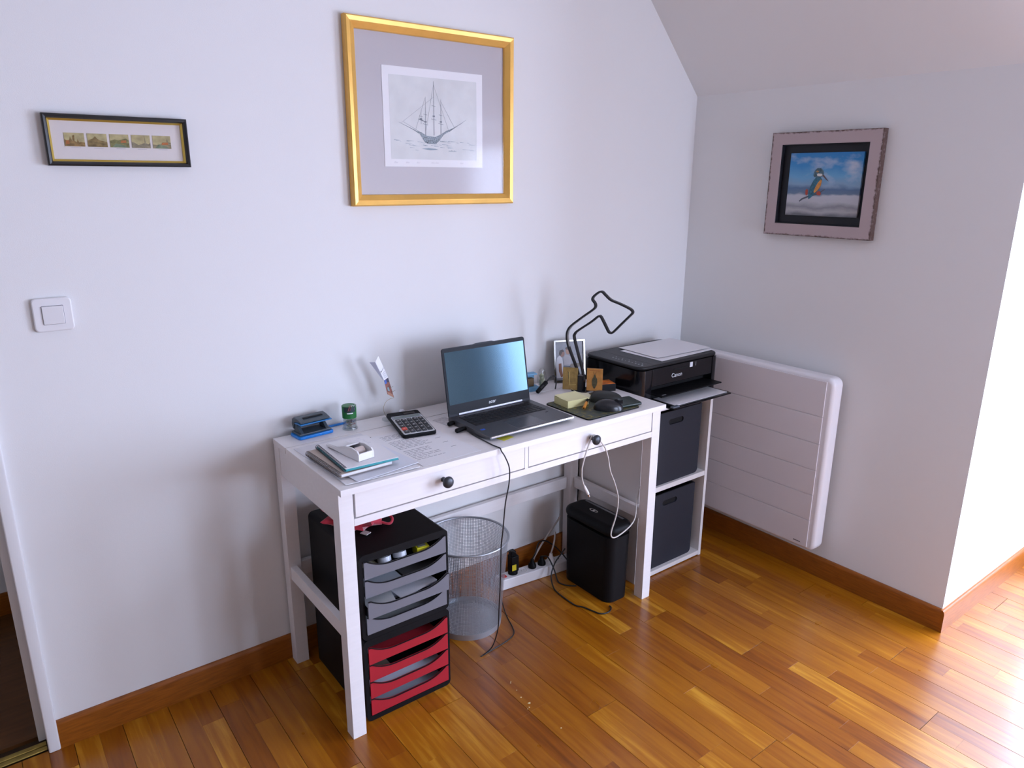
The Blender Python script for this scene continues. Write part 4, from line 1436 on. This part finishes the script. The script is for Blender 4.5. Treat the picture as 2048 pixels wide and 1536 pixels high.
strip3(leafpt(0.02, .72, False), leafpt(.45, .76, False), leafpt(.45, .98, False), leafpt(0.02, .98, False), .0002, pm('art_blue', (.04, .10, .42), .5), 'picture_sky')
strip3(leafpt(.5, .80, False), leafpt(.98, .80, False), leafpt(.98, .99, False), leafpt(.5, .99, False), .0002, pm('art_dark', (.02, .02, .05), .5), 'picture_dark')
strip3(leafpt(.25, .28, False), leafpt(.6, .30, False), leafpt(.55, .52, False), leafpt(.25, .5, False), .0002, pm('art_teal', (.22, .32, .34), .5), 'picture_patch')
strip3(leafpt(.1, 0, False), leafpt(.95, 0, False), leafpt(.9, .17, False), leafpt(.08, .2, False), .0002, pm('art_tan', (.42, .20, .12), .5), 'picture_foot')
# crumpled clear wrapper behind the calculator
b = nb()
sphere(b, (.408, -.058, Z0 + .0115), (.013, .009, .011), 10)
for v in b.verts:
    v.co += Vector((.002 * math.sin(900 * v.co.y), .002 * math.sin(700 * v.co.x), .002 * math.sin(800 * v.co.y + 500 * v.co.x)))
    v.co.z = max(v.co.z, Z0)
solo('crumpled_wrapper', 'small crumpled white wrapper behind the calculator', 'wrapper', b, pm('wrapper_white', (.72, .73, .78), .35), None, 10)

# ------------------------------------------------------------------ calculator
ca = thing('desk_calculator', 'silver and black desktop calculator with dark keys', 'calculator', (.3555, -.266, Z0 + .0012), math.radians(-11))
ca.rotation_euler = (math.radians(5.5), 0, math.radians(-11))
b = prism(nb(), rrect(-.053, .053, 0, .176, .010, 5), 0, .012, 'z', None, .003, 2)
obj('case', b, M_BLACK, ca)
obj('face_plate', prism(nb(), rrect(-.049, .049, .004, .138, .006, 4), .012, .0132), pm('calc_silver', (.66, .67, .68), .35, metal=.2), ca)
obj('display_bezel', B(-.046, .046, .118, .140, .0132, .0140, .0004), pm('calc_bezel', (.22, .24, .27), .3), ca)
obj('display', B(-.040, .040, .121, .136, .0140, .0143), pm('lcd', (.19, .23, .22), .25), ca)
obj('solar_cell', B(-.002, .036, .150, .162, .012, .0126), pm('solar', (.03, .025, .025), .15), ca)
obj('foot', B(-.04, .04, .160, .170, -.0135, 0, .001), M_BLACK, ca)
M_KEY = pm('calc_key', (.020, .021, .025), .4)
M_KEYR = pm('calc_key_red', (.65, .05, .02), .4)
M_KEYL = pm('key_legend', (.62, .62, .62), .5)
for i in range(5):
    for j in range(5):
        x0 = -.044 + i * .0182
        y0 = .010 + j * .0205
        hgt = .0165
        if i == 4 and j == 0:
            hgt = .037
        if i == 4 and j == 1:
            continue
        k = obj('key', B(x0, x0 + .0148, y0, y0 + hgt, .0132, .0172, .0012), M_KEYR if (i == 0 and j == 1) else M_KEY, ca)
        obj('legend', B(x0 + .005, x0 + .0098, y0 + hgt / 2 - .0015, y0 + hgt / 2 + .0015, .0172, .0174), M_KEYL, k)

# ------------------------------------------------------------------ laptop
LZ = T + .0005
lp = thing('laptop', 'open dark grey laptop with blank bluish screen on the desk', 'laptop', (.6585, -.315, LZ), 0)
M_LT = pm('laptop_grey', (.115, .117, .128), .36, metal=.55)
M_LTD = pm('laptop_dark', (.030, .033, .040), .5, metal=.2, spec=.2)
hw = .1635
b = nb()
prism(b, [(-.115, .0100), (-.114, .0155), (-.108, .0162), (.112, .0175), (.112, .004), (.09, .0), (-.06, .0)], -hw, hw, 'x')
obj('base', b, M_LT, lp)
obj('front_edge', prism(nb(), [(-.1158, .0125), (-.1154, .0158), (-.1135, .0167), (-.1132, .0158), (-.1146, .0150), (-.1150, .0125)], -hw + .003, hw - .001, 'x'), M_CHROME, lp)
kb = obj('keyboard_well', B(-.139, .139, -.006, .092, .0164, .0171), M_BLACK, lp)
M_LK = pm('laptop_key', (.012, .012, .014), .5)
kmesh = None
for r in range(6):
    n = 15
    for i in range(n):
        wk = .278 / n
        if r == 0 and 3 < i < 9:
            continue
        o = obj('key', B(-.139 + i * wk + .0008, -.139 + (i + 1) * wk - .0008, -.0045 + r * .0162, -.0045 + r * .0162 + .0142, .0172, .0186, .0005, 1), M_LK, kb)
obj('key', B(-.139 + 4 * .01853 + .0008, -.139 + 9 * .01853 - .0008, -.0045, .0097, .0172, .0186, .0005, 1), M_LK, kb)
obj('touchpad', B(-.048, .058, -.100, -.014, .0163, .0167, .0001), pm('touchpad_grey', (.105, .107, .118), .25, metal=.4), lp)
obj('touchpad_rim', ring(nb(), rrect(-.0488, .0588, -.1008, -.0132, .002, 2), rrect(-.048, .058, -.100, -.014, .002, 2), .01632, .01655), pm('rim_grey', (.30, .30, .32), .3), lp)
obj('fingerprint_reader', B(.118, .128, -.030, -.026, .0164, .0168), M_BLACK, lp)
obj('sticker', B(-.150, -.134, -.050, -.040, .0164, .0167), pm('sticker_blue', (.02, .11, .55), .4), lp)
# screen lid, leaning back about ten degrees
ML = Matrix.Translation((0, .110, .012)) @ Matrix.Rotation(math.radians(-10), 4, 'X')
LH = .222
b = prism(nb(), rrect(-hw, hw, 0, LH, .008, 5), -.003, .003, 'y', ML, .0015, 2)
ldd = obj('lid', b, M_LTD, lp)
obj('webcam_bump', prism(nb(), [(-.045, LH - .001), (-.030, LH + .0025), (.030, LH + .0025), (.045, LH - .001)], -.0028, .0028, 'y', ML), M_LTD, ldd)
obj('bezel', prism(nb(), rrect(-hw + .002, hw - .002, .012, LH - .002, .007, 5), -.0036, -.0030, 'y', ML), pm('bezel_black', (.012, .014, .018), .45, spec=.15), ldd)
obj('screen', B(-hw + .007, hw - .007, -.0041, -.0036, .042, LH - .013, M=ML), pm('screen_panel', (.008, .018, .030), .13, spec=1.0), ldd)
obj('hinge_bar', B(-.128, .128, -.0065, -.001, .006, .0125, .001, M=ML), pm('hinge_silver', (.42, .42, .46), .35, metal=.5), ldd)
obj('logo', text_bm('acer', .0165, ML @ frame3((0.006, -.0040, .0275), (1, 0, 0), (0, 0, 1)), .0004, .25), pm('logo_white', (.80, .82, .84), .4), ldd)
MATS['screen_panel'].node_tree.nodes['Principled BSDF'].inputs['Specular Tint'].default_value = (.45, .78, 1.0, 1)
# dongles on the left side
for nm, lab, y, l_, a in (('usb_dongle', 'short black plug in the rear port at the left of the laptop', -.235, .022, 0), ('usb_plug', 'longer black cable plug in the laptop\'s left side', -.300, .036, 0)):
    b = nb()
    tube(b, [(.4955, y, LZ + .0085), (.4955 - l_ * .3, y, LZ + .0085), (.4955 - l_, y - .003, LZ + .0083), (.4955 - l_ - .003, y - .0033, LZ + .0083)], [.0055, .0070, .0070, .0045], 12)
    solo(nm, lab, 'usb plug', b, M_BLACK, None, 60)
cable('thin_cable', 'thin black laptop cord hanging from the desk edge to the floor',
      [(.4900, -.318, LZ + .006), (.4895, -.345, T + .0030), (.4880, -.400, T + .0022), (.4865, -.450, T + .0022), (.4870, -.476, T + .0030), (.4885, -.4865, T + .0022), (.4900, -.4905, T - .006), (.500, -.494, T - .024), (.515, -.495, .695), (.513, -.497, .65),
       (.500, -.497, .59), (.499, -.49, .53), (.506, -.475, .48), (.512, -.46, .43), (.518, -.45, .36), (.527, -.435, .28), (.537, -.415, .18), (.540, -.405, .10), (.528, -.39, .03), (.500, -.378, .003), (.495, -.378, .002),
       (.55, -.372, .002), (.615, -.362, .002), (.652, -.345, .002), (.672, -.310, .002), (.690, -.26, .002), (.712, -.205, .010), (.735, -.15, .05), (.765, -.115, .115), (.795, -.11, .158), (.822, -.115, .160), (.8355, -.1175, .146)], .0019, M_CABLE, 6)
b = nb(); sheet(b, .470, .520, -.222, -.150, Z0, .0004, 8)
solo('printed_card', 'small printed card under the left rear corner of the laptop', 'card', b, pm('card_grey', (.58, .56, .57), .7, var=.25, vscale=90))
b = nb(); sheet(b, .530, .575, -.4365, -.38, Z0 - .0001, .0003, 12)
solo('yellow_note', 'yellow note peeking out under the laptop front edge', 'note', b, pm('note_yellow', (.70, .66, .06), .7))

# ------------------------------------------------------------------ mouse pad and what lies on it
def pad_mat():
    mt = D.materials.new('pad_print')
    mt.use_nodes = True
    t = mt.node_tree
    bs = t.nodes['Principled BSDF']
    bs.inputs['Roughness'].default_value = .55
    tcn = N(t, 'ShaderNodeTexCoord')
    n1 = N(t, 'ShaderNodeTexNoise'); n1.inputs['Scale'].default_value = 26; n1.inputs['Detail'].default_value = 3; n1.inputs['Distortion'].default_value = 2.5
    t.links.new(tcn.outputs['Object'], n1.inputs['Vector'])
    cr = N(t, 'ShaderNodeValToRGB')
    e_ = cr.color_ramp.elements
    e_[0].position, e_[0].color = .30, (.030, .045, .030, 1)
    e_[1].position, e_[1].color = .78, (.40, .13, .03, 1)
    for p, c in ((.44, (.045, .060, .050)), (.55, (.075, .075, .035)), (.62, (.22, .18, .03)), (.68, (.06, .07, .045))):
        q = e_.new(p); q.color = (*c, 1)
    t.links.new(n1.outputs['Fac'], cr.inputs['Fac'])
    t.links.new(cr.outputs[0], bs.inputs['Base Color'])
    return mt
mp_ = thing('mouse_pad', 'dark green patterned mouse pad on the right of the desk', 'mouse pad', (.98, -.35, Z0))
pts = rrect(.862, 1.102, -.456, -.238, .014, 5)
b = prism(nb(), pts, Z0, Z0 + .0038, 'z')
obj('rubber', b, M_BLACK, mp_)
b = prism(nb(), rrect(.863, 1.101, -.455, -.239, .0135, 5), Z0 + .0038, Z0 + .0046, 'z')
obj('printed_top', b, pad_mat(), mp_)
PT = Z0 + .0048
nbk = thing('sticky_note_block', 'thick pale yellow sticky note block on the mouse pad', 'note block', (.935, -.296, PT), math.radians(-4))
M_YEL = pm('pale_yellow_paper', (.74, .70, .40), .75)
M_YELS = pm('note_edges', (.72, .67, .33), .8, var=.06, vscale=4, stretch=(1, 1, 300))
obj('pad_stack', B(-.048, .042, -.038, .038, 0, .0245, .0004), M_YELS, nbk)
b = nb(); sheet(b, -.048, .042, -.038, .038, .0246, .0004, 0, lambda u, v: .0035 * max(0, v - .55) / .45)
obj('top_sheet', b, M_YEL, nbk)
b = nb(); sheet(b, .985, 1.052, -.300, -.222, PT + .0004, .0006, -20, lambda u, v: .018 * (1 - u) ** 3 + .006 * (1 - u))
solo('sticky_note', 'loose curled yellow note behind the sticky note block', 'note', b, pm('note_cream', (.74, .72, .52), .75))
mk = thing('orange_marker', 'short orange marker with dark cap between notes and mouse', 'marker', (.955, -.335, PT))
P0, P1 = Vector((.916, -.374, PT + .0052)), Vector((.968, -.338, PT + .0190))
dv = (P1 - P0)
obj('barrel', tube(nb(), [P0 + dv * .04, P0 + dv * .06, P0 + dv * .66, P0 + dv * .68], [.003, .0050, .0050, .0040], 14), pm('marker_orange', (.66, .25, .025), .4), mk, 50)
obj('cap', tube(nb(), [P0 + dv * .66, P0 + dv * .67, P0 + dv * .97, P1], [.003, .0051, .0046, .002], 14), M_BLACK, mk, 50)
obj('tip', tube(nb(), [P0, P0 + dv * .05], [.0012, .0030], 10), M_BLACK, mk, 50)
# mouse
ms = thing('computer_mouse', 'black wireless mouse at the front of the mouse pad', 'mouse', (.990, -.415, PT), math.radians(-42))
b = nb()
sphere(b, (0, 0, 0), (1, 1, 1), 32)
for v in b.verts:
    n = v.co.copy()
    v.co = Vector((n.x * .030 * (1 - .10 * n.y * n.y), n.y * .050, max(0, (n.z if n.z > 0 else 0)) ** .85 * (.034 + .004 * n.y) if n.z > 0 else 0))
ms.rotation_euler = (0, 0, math.radians(52))
obj('shell', b, pm('mouse_black', (.010, .011, .014), .28), ms, 60)
obj('wheel', tube(nb(), [(-.003, -.026, .0285), (.003, -.026, .0285)], .007, 18), M_BLACK, ms, 50)
obj('button_seam', B(-.0004, .0004, -.047, -.008, .020, .0315), M_DARKHOLE, ms)
# pouch behind the mouse and folded wallet
b = nb()
sphere(b, (0, 0, 0), (1, 1, 1), 28)
for v in b.verts:
    n = v.co.copy()
    sx = math.copysign(abs(n.x) ** .7, n.x); sy = math.copysign(abs(n.y) ** .7, n.y)
    p = Vector((sx * .056, sy * .034, 0))
    p.rotate(Matrix.Rotation(math.radians(-50), 3, 'Z'))
    v.co = Vector((1.048 + p.x, -.345 + p.y, PT + max(0, n.z) ** .7 * .034 * (1 - .15 * n.x)))
solo('soft_pouch', 'dark rounded leather case right behind the mouse', 'case', b, pm('pouch_leather', (.016, .018, .017), .5, bump=.3, bscale=300), None, 60)
wl = thing('folded_wallet', 'dark green folded wallet at the right edge of the mouse pad', 'wallet', (1.075, -.400, PT))
M_WG = pm('wallet_green', (.012, .026, .020), .35, bump=.2, bscale=300)
Mw = Rz(-8, (1.07, -.41, 0))
for z0, dz, dx in ((0, .005, 0), (.0062, .005, -.002)):
    b = B(1.030, 1.120, -.440, -.372, PT + z0 + .0004, PT + z0 + dz, .002, 2, Mw)
    for v in b.verts:
        v.co.z += .10 * max(0, (v.co.y + .41)) * (1 if z0 else 0)
    obj('flap', b, M_WG, wl)
obj('fold', tube(nb(), [Mw @ Vector((1.032, -.439, PT + .0056)), Mw @ Vector((1.118, -.439, PT + .0056))], .0052, 12), M_WG, wl, 60)

# ------------------------------------------------------------------ desk lamp: a flat band bent into a lamp outline
LD = Vector((.33, -.944, 0)).normalized()
LO = Vector((1.068, -.197, 0))
LN = Vector((LD.y, -LD.x, 0))
la = thing('desk_lamp', 'black outline desk lamp made of one bent flat band', 'lamp', (1.068, -.197, Z0))
prof = [(-.010, T + .045), (-.020, .839), (-.056, .918), (-.064, .955), (-.060, .978), (-.045, .998), (0.0, 1.034), (.038, 1.063), (.046, 1.075), (.043, 1.086), (.034, 1.096), (.036, 1.106), (.048, 1.118), (.062, 1.127),
        (.072, 1.126), (.083, 1.117), (.104, 1.102), (.135, 1.093), (.165, 1.083), (.182, 1.075), (.186, 1.066), (.176, 1.054), (.145, 1.021), (.119, .993), (.111, .988), (.101, .990), (.094, 1.000),
        (.075, 1.031), (.068, 1.040), (.059, 1.041), (.030, 1.017), (-.020, .981), (-.032, .968), (-.034, .953), (-.016, .895), (.002, .842), (.010, T + .045)]
path = []
P = [LO + LD * a + Vector((0, 0, c)) for a, c in prof]
path = catmull(P, 4)
bd = obj('band', ribbon(nb(), path, LN, .0060, .0032), pm('lamp_black', (.012, .012, .013), .38), la, 40)
b = nb()
cen = sum((Vector((a, c)) for a, c in prof), Vector((0, 0))) / len(prof)
obj('light_strip', ribbon(nb(), [LO + LD * a + Vector((0, 0, c)) for a, c in prof[2:7]], LN, .0045, .0036), pm('diffuser_grey', (.42, .41, .40), .4), bd)
pc = obj('post', prism(nb(), rrect(-.010, .010, -.013, .013, .002, 3), Z0, T + .062, 'z', frame3((LO.x, LO.y, 0), LD, (LN.x, LN.y, 0)) if False else Matrix.Translation((LO.x, LO.y, 0)) @ Matrix.Rotation(math.atan2(LD.y, LD.x), 4, 'Z')), M_BLACKG, la)
obj('post_cap', B(-.0095, .0095, -.0105, .0105, T + .062, T + .064, .0006, M=Matrix.Translation((LO.x, LO.y, 0)) @ Matrix.Rotation(math.atan2(LD.y, LD.x), 4, 'Z')), pm('cap_grey', (.25, .25, .26), .3, metal=.6), pc)
obj('foot', prism(nb(), rrect(-.030, .030, -.030, .030, .006, 3), Z0, Z0 + .006, 'z', Matrix.Translation((LO.x + .014, LO.y + .012, 0)) @ Matrix.Rotation(math.atan2(LD.y, LD.x), 4, 'Z'), .001, 1), M_BLACKG, la)

# wooden picture cards standing on both sides of the lamp post
def card(name, label, p0, p1, h, face, bug):
    p0, p1 = Vector((*p0, T + .0075)), Vector((*p1, T + .0075))
    d = (p1 - p0).normalized()
    wv = (p1 - p0).length
    n = Vector((d.y, -d.x, 0))
    M = frame3(p0, d, (0, 0, 1))
    M = M @ Matrix.Rotation(math.radians(-3), 4, 'X')
    t = thing(name, label, 'picture card', p0, None, 'wooden picture cards by the lamp')
    obj('panel', B(0, wv, 0, h, -.006, 0, .0006, M=M), face, t)
    for nm, pts, mat in bug:
        b = prism(nb(), [(u * wv, v * h) for u, v in pts], .0001, .0006, 'z', M)
        obj(nm, b, mat, t)
M_CARDA = pm('card_olive', (.30, .19, .055), .5, var=.35, vscale=45)
M_CARDB = pm('card_orange', (.46, .20, .045), .5, var=.25, vscale=40)
M_BUG = pm('beetle_print', (.07, .06, .03), .5, var=.4, vscale=150)
beetle = [(.50, .74), (.56, .70), (.58, .62), (.66, .55), (.68, .40), (.64, .25), (.56, .14), (.52, .10), (.48, .10), (.42, .15), (.35, .27), (.33, .42), (.36, .55), (.43, .62), (.45, .70)]
bug2 = [('beetle', beetle, M_BUG), ('antenna', [(.47, .72), (.40, .86), (.415, .865), (.485, .735)], M_BUG), ('antenna', [(.52, .735), (.585, .865), (.60, .86), (.535, .72)], M_BUG),
        ('title_bar', [(.15, .90), (.85, .90), (.85, .93), (.15, .93)], pm('card_rust', (.35, .12, .03), .5))]
stick = [('stick_insect', [(.38, .82), (.44, .82), (.47, .55), (.50, .22), (.44, .22), (.41, .55)], pm('stick_pale', (.50, .36, .12), .5)),
         ('stick_dark_shape', [(.30, .84), (.38, .80), (.42, .50), (.38, .50), (.34, .78)], M_BUG),  # darker shape printed along the insect
         ('ground_line', [(.40, .20), (.90, .24), (.90, .27), (.40, .23)], pm('stick_pale', (.50, .36, .12), .5))]
card('picture_card', 'olive wooden card with a stick insect left of the lamp post', (1.018, -.151), (1.0535, -.192), .0815, M_CARDA, stick)
card('picture_card', 'orange wooden card with a dark beetle right of the lamp post', (1.0775, -.2135), (1.1145, -.2565), .0815, M_CARDB, bug2)

bb_ = thing('black_carton', 'low black box with orange and yellow lid beside the printer', 'box', (1.15, -.22, Z0))
Mb = Rz(-38, (1.15, -.225, 0)) 
obj('carton', B(1.110, 1.190, -.252, -.192, Z0, Z0 + .027, .001, M=Rz(-20, (1.15, -.222, 0))), M_BLACK, bb_)
obj('lid_label', B(1.114, 1.188, -.250, -.194, Z0 + .0271, Z0 + .0277, M=Rz(-20, (1.15, -.222, 0))), pm('label_orange', (.62, .16, .02), .45, var=.5, vscale=38), bb_)

# ------------------------------------------------------------------ photo frame leaning on the wall
f0 = Vector((1.064, -.052, T + .0012))
fd = Vector((.124, -.050, 0)).normalized()
MF = frame3(f0, fd, (0, 0, 1)) @ Matrix.Rotation(math.radians(-8), 4, 'X')
fw, fh = .124, .160
ph = thing('photo_frame', 'silver photo frame with a picture of two people, behind the lamp', 'photo frame', f0)
o_ = rrect(0, fw, 0, fh, .0015, 2)
i_ = rrect(.0062, fw - .0062, .0062, fh - .0062, .001, 2)
obj('silver_border', ring(nb(), o_, i_, -.004, .006, 'z', MF), pm('frame_silver', (.42, .40, .37), .22, metal=1), ph)
obj('backing', B(.002, fw - .002, .002, fh - .002, -.007, -.004, M=MF), M_BLACK, ph)
pg = obj('photograph', B(.008, fw - .008, .008, fh - .008, -.004, .0005, M=MF), pm('photo_bg', (.23, .235, .26), .35, var=.2, vscale=25), ph)
def ppatch(nm, pts, col, dz):
    b = prism(nb(), [(.008 + u * (fw - .016), .008 + v * (fh - .016)) for u, v in pts], .0006 + dz, .0008 + dz, 'z', MF)
    obj(nm, b, pm('photo_' + nm, col, .4), pg)
def oval(cx, cy, rx, ry, n=14):
    return [(cx + rx * math.cos(2 * math.pi * i / n), cy + ry * math.sin(2 * math.pi * i / n)) for i in range(n)]
ppatch('wall_patch', [(.42, .52), (1, .50), (1, .68), (.42, .60)], (.30, .29, .30), 0)
ppatch('dark_ground', [(.28, 0), (.62, 0), (.62, .30), (.52, .36), (.28, .36)], (.018, .017, .020), .0001)
ppatch('bench', [(.52, .30), (1, .34), (1, .44), (.52, .42)], (.14, .11, .08), .0001)
ppatch('rear_shirt', [(.30, .40), (.55, .40), (.56, .60), (.45, .66), (.34, .66), (.28, .58)], (.36, .33, .34), .0002)
ppatch('rear_head', oval(.45, .765, .085, .095), (.36, .19, .12), .0003)
ppatch('rear_hair', oval(.44, .835, .085, .035), (.09, .05, .03), .0005)
ppatch('front_shirt', [(.02, .06), (.24, .06), (.27, .40), (.24, .58), (.14, .66), (.05, .60), (.0, .42)], (.60, .60, .63), .0004)
ppatch('front_arm', [(.10, .44), (.20, .45), (.22, .25), (.26, .10), (.18, .08), (.10, .25)], (.26, .11, .06), .0006)
ppatch('front_head', oval(.24, .70, .085, .085), (.24, .11, .07), .0006)
ppatch('front_hair', [(.12, .70), (.15, .79), (.26, .81), (.32, .76), (.24, .74), (.20, .68), (.15, .64)], (.035, .018, .014), .0008)

# ------------------------------------------------------------------ small blue box and wrapped figure behind the laptop
bx_ = thing('blue_display_box', 'small light blue open box behind the laptop', 'box', (.935, -.062, Z0))
M_SB = pm('sky_blue_card', (.14, .34, .52), .5)
Mx = Rz(-12, (.93, -.07, 0))
obj('floor_panel', B(.905, .962, -.094, -.052, Z0, Z0 + .014, .001, M=Mx), M_SB, bx_)
obj('back_panel', B(.905, .955, -.056, -.052, Z0 + .014, Z0 + .058, .0005, M=Mx), M_SB, bx_)
obj('top_panel', B(.905, .955, -.080, -.052, Z0 + .058, Z0 + .063, .0005, M=Mx), M_SB, bx_)
obj('insert', B(.912, .945, -.076, -.057, Z0 + .0145, Z0 + .045, .002, M=Mx), pm('insert_brown', (.12, .07, .02), .6), bx_)
fg = thing('wrapped_figure', 'small pale green figure in clear wrapping beside the blue box', 'figure', (.983, -.075, Z0))
b = nb()
sphere(b, (.980, -.080, Z0 + .024), (.011, .009, .024), 16)
sphere(b, (.977, -.081, Z0 + .049), (.009, .008, .009), 14)
obj('body', b, pm('figure_green', (.40, .43, .28), .6), fg, 60)
b = nb()
for dx in (-.0035, .0035):
    sphere(b, (.9735 + dx * .7, -.0885 - dx * .3, Z0 + .0505), (.0014, .0012, .0016), 8)
obj('eyes', b, M_BLACK, fg, 60)
b = nb()
sphere(b, (.981, -.078, Z0 + .036), (.019, .015, .036), 18)
for v in b.verts:
    v.co.x += .0025 * math.sin(420 * v.co.z + 260 * v.co.y)
    v.co.y += .002 * math.sin(380 * v.co.z + 300 * v.co.x)
    if v.co.z > Z0 + .066:
        v.co.z += .006
    v.co.z = max(v.co.z, Z0 + .0003)
obj('wrapping', b, glass_mat('cellophane', (.94, .95, .94), .12, 1.4, .14), fg, 20)

# lamp cord with inline switch
sc_ = thing('inline_switch', 'black inline cord switch lying behind the laptop', 'switch', (.925, -.125, Z0))
s0, s1 = Vector((.9175, -.1275, T + .0075)), Vector((.975, -.112, T + .034))
dvs = s1 - s0
obj('switch_body', tube(nb(), [s0, s0 + dvs * .05, s0 + dvs * .93, s1], [.004, .0078, .0085, .005], 14), M_BLACK, sc_, 50)
obj('rocker', tube(nb(), [s0 + dvs * .35 + Vector((-.004, -.006, .003)), s0 + dvs * .65 + Vector((-.004, -.006, .003))], .0028, 10), M_CABLE, sc_, 50)
cable('bent_cord', 'black lamp cord arching from the inline switch past the photo frame',
      [s1 - dvs * .02, (.985, -.113, T + .043), (.998, -.114, T + .052), (1.010, -.116, T + .051), (1.014, -.119, T + .040), (1.012, -.122, T + .022), (1.006, -.125, T + .0035)], .0024, M_CABLE)

# ------------------------------------------------------------------ white USB cable hung over the right drawer knob
uc = thing('usb_cable', 'white cable hung over the right drawer knob of the desk', 'cable', (.90, -.482, .40))
obj('lead', tube(nb(), catmull([(.866, -.4745 + -.004, .54), (.846, -.4745, .545), (.826, -.4745, .575), (.822, -.4745, .61), (.834, -.4745, .65), (.850, -.4748, .690), (.8585, -.4748, .7100), (.868, -.4748, .7135),
      (.8775, -.4748, .7100), (.896, -.4748, .690), (.921, -.4748, .660), (.938, -.4745, .62), (.951, -.4745, .57), (.975, -.4745, .52), (.995, -.4745, .46), (.990, -.4745, .40), (.970, -.4745, .345), (.972, -.4745, .322), (.992, -.4745, .314),
      (1.030, -.4745, .322), (1.070, -.470, .334), (1.105, -.455, .343), (1.135, -.432, .355), (1.152, -.417, .372), (1.166, -.408, .395), (1.178, -.405, .43)][3:], 6), .0024, 8), M_WCABLE, uc, 60)
obj('lead_end', tube(nb(), catmull([(.822, -.4745, .61), (.8225, -.4745, .585), (.829, -.4745, .560), (.836, -.4745, .545)], 5), .0024, 8), M_WCABLE, uc, 60)
obj('plug_boot', tube(nb(), [(.835, -.4745, .548), (.838, -.4745, .541), (.852, -.4745, .517), (.854, -.4745, .513)], [.0028, .0045, .0050, .0040], 10), M_WHITEP, uc, 50)
obj('plug_shell', tube(nb(), [(.853, -.4745, .515), (.859, -.4745, .503)], .0035, 8), M_CHROME, uc, 50)

# crumbs on the floor
random.seed(2)
CR = [(.481, -.642, .005), (.477, -.608, .003), (.462, -.659, .0028), (.470, -.656, .0022), (.491, -.538, .0022), (.4955, -.533, .0018), (.490, -.776, .003), (.4855, -.575, .002)]
for i, (cx_, cy_, r) in enumerate(CR):
    b = prism(nb(), [(cx_ + r * random.uniform(.5, 1.1) * math.cos(a), cy_ + r * random.uniform(.5, 1.1) * math.sin(a)) for a in (0.2, 1.4, 2.9, 4.1, 5.3)], .0002, .0014, 'z')
    solo('paper_crumb', 'tiny pale paper crumb on the floor in front of the drawer units', 'crumb', b, pm('crumb_cream', (.66, .50, .26), .8), 'paper crumbs on the floor')
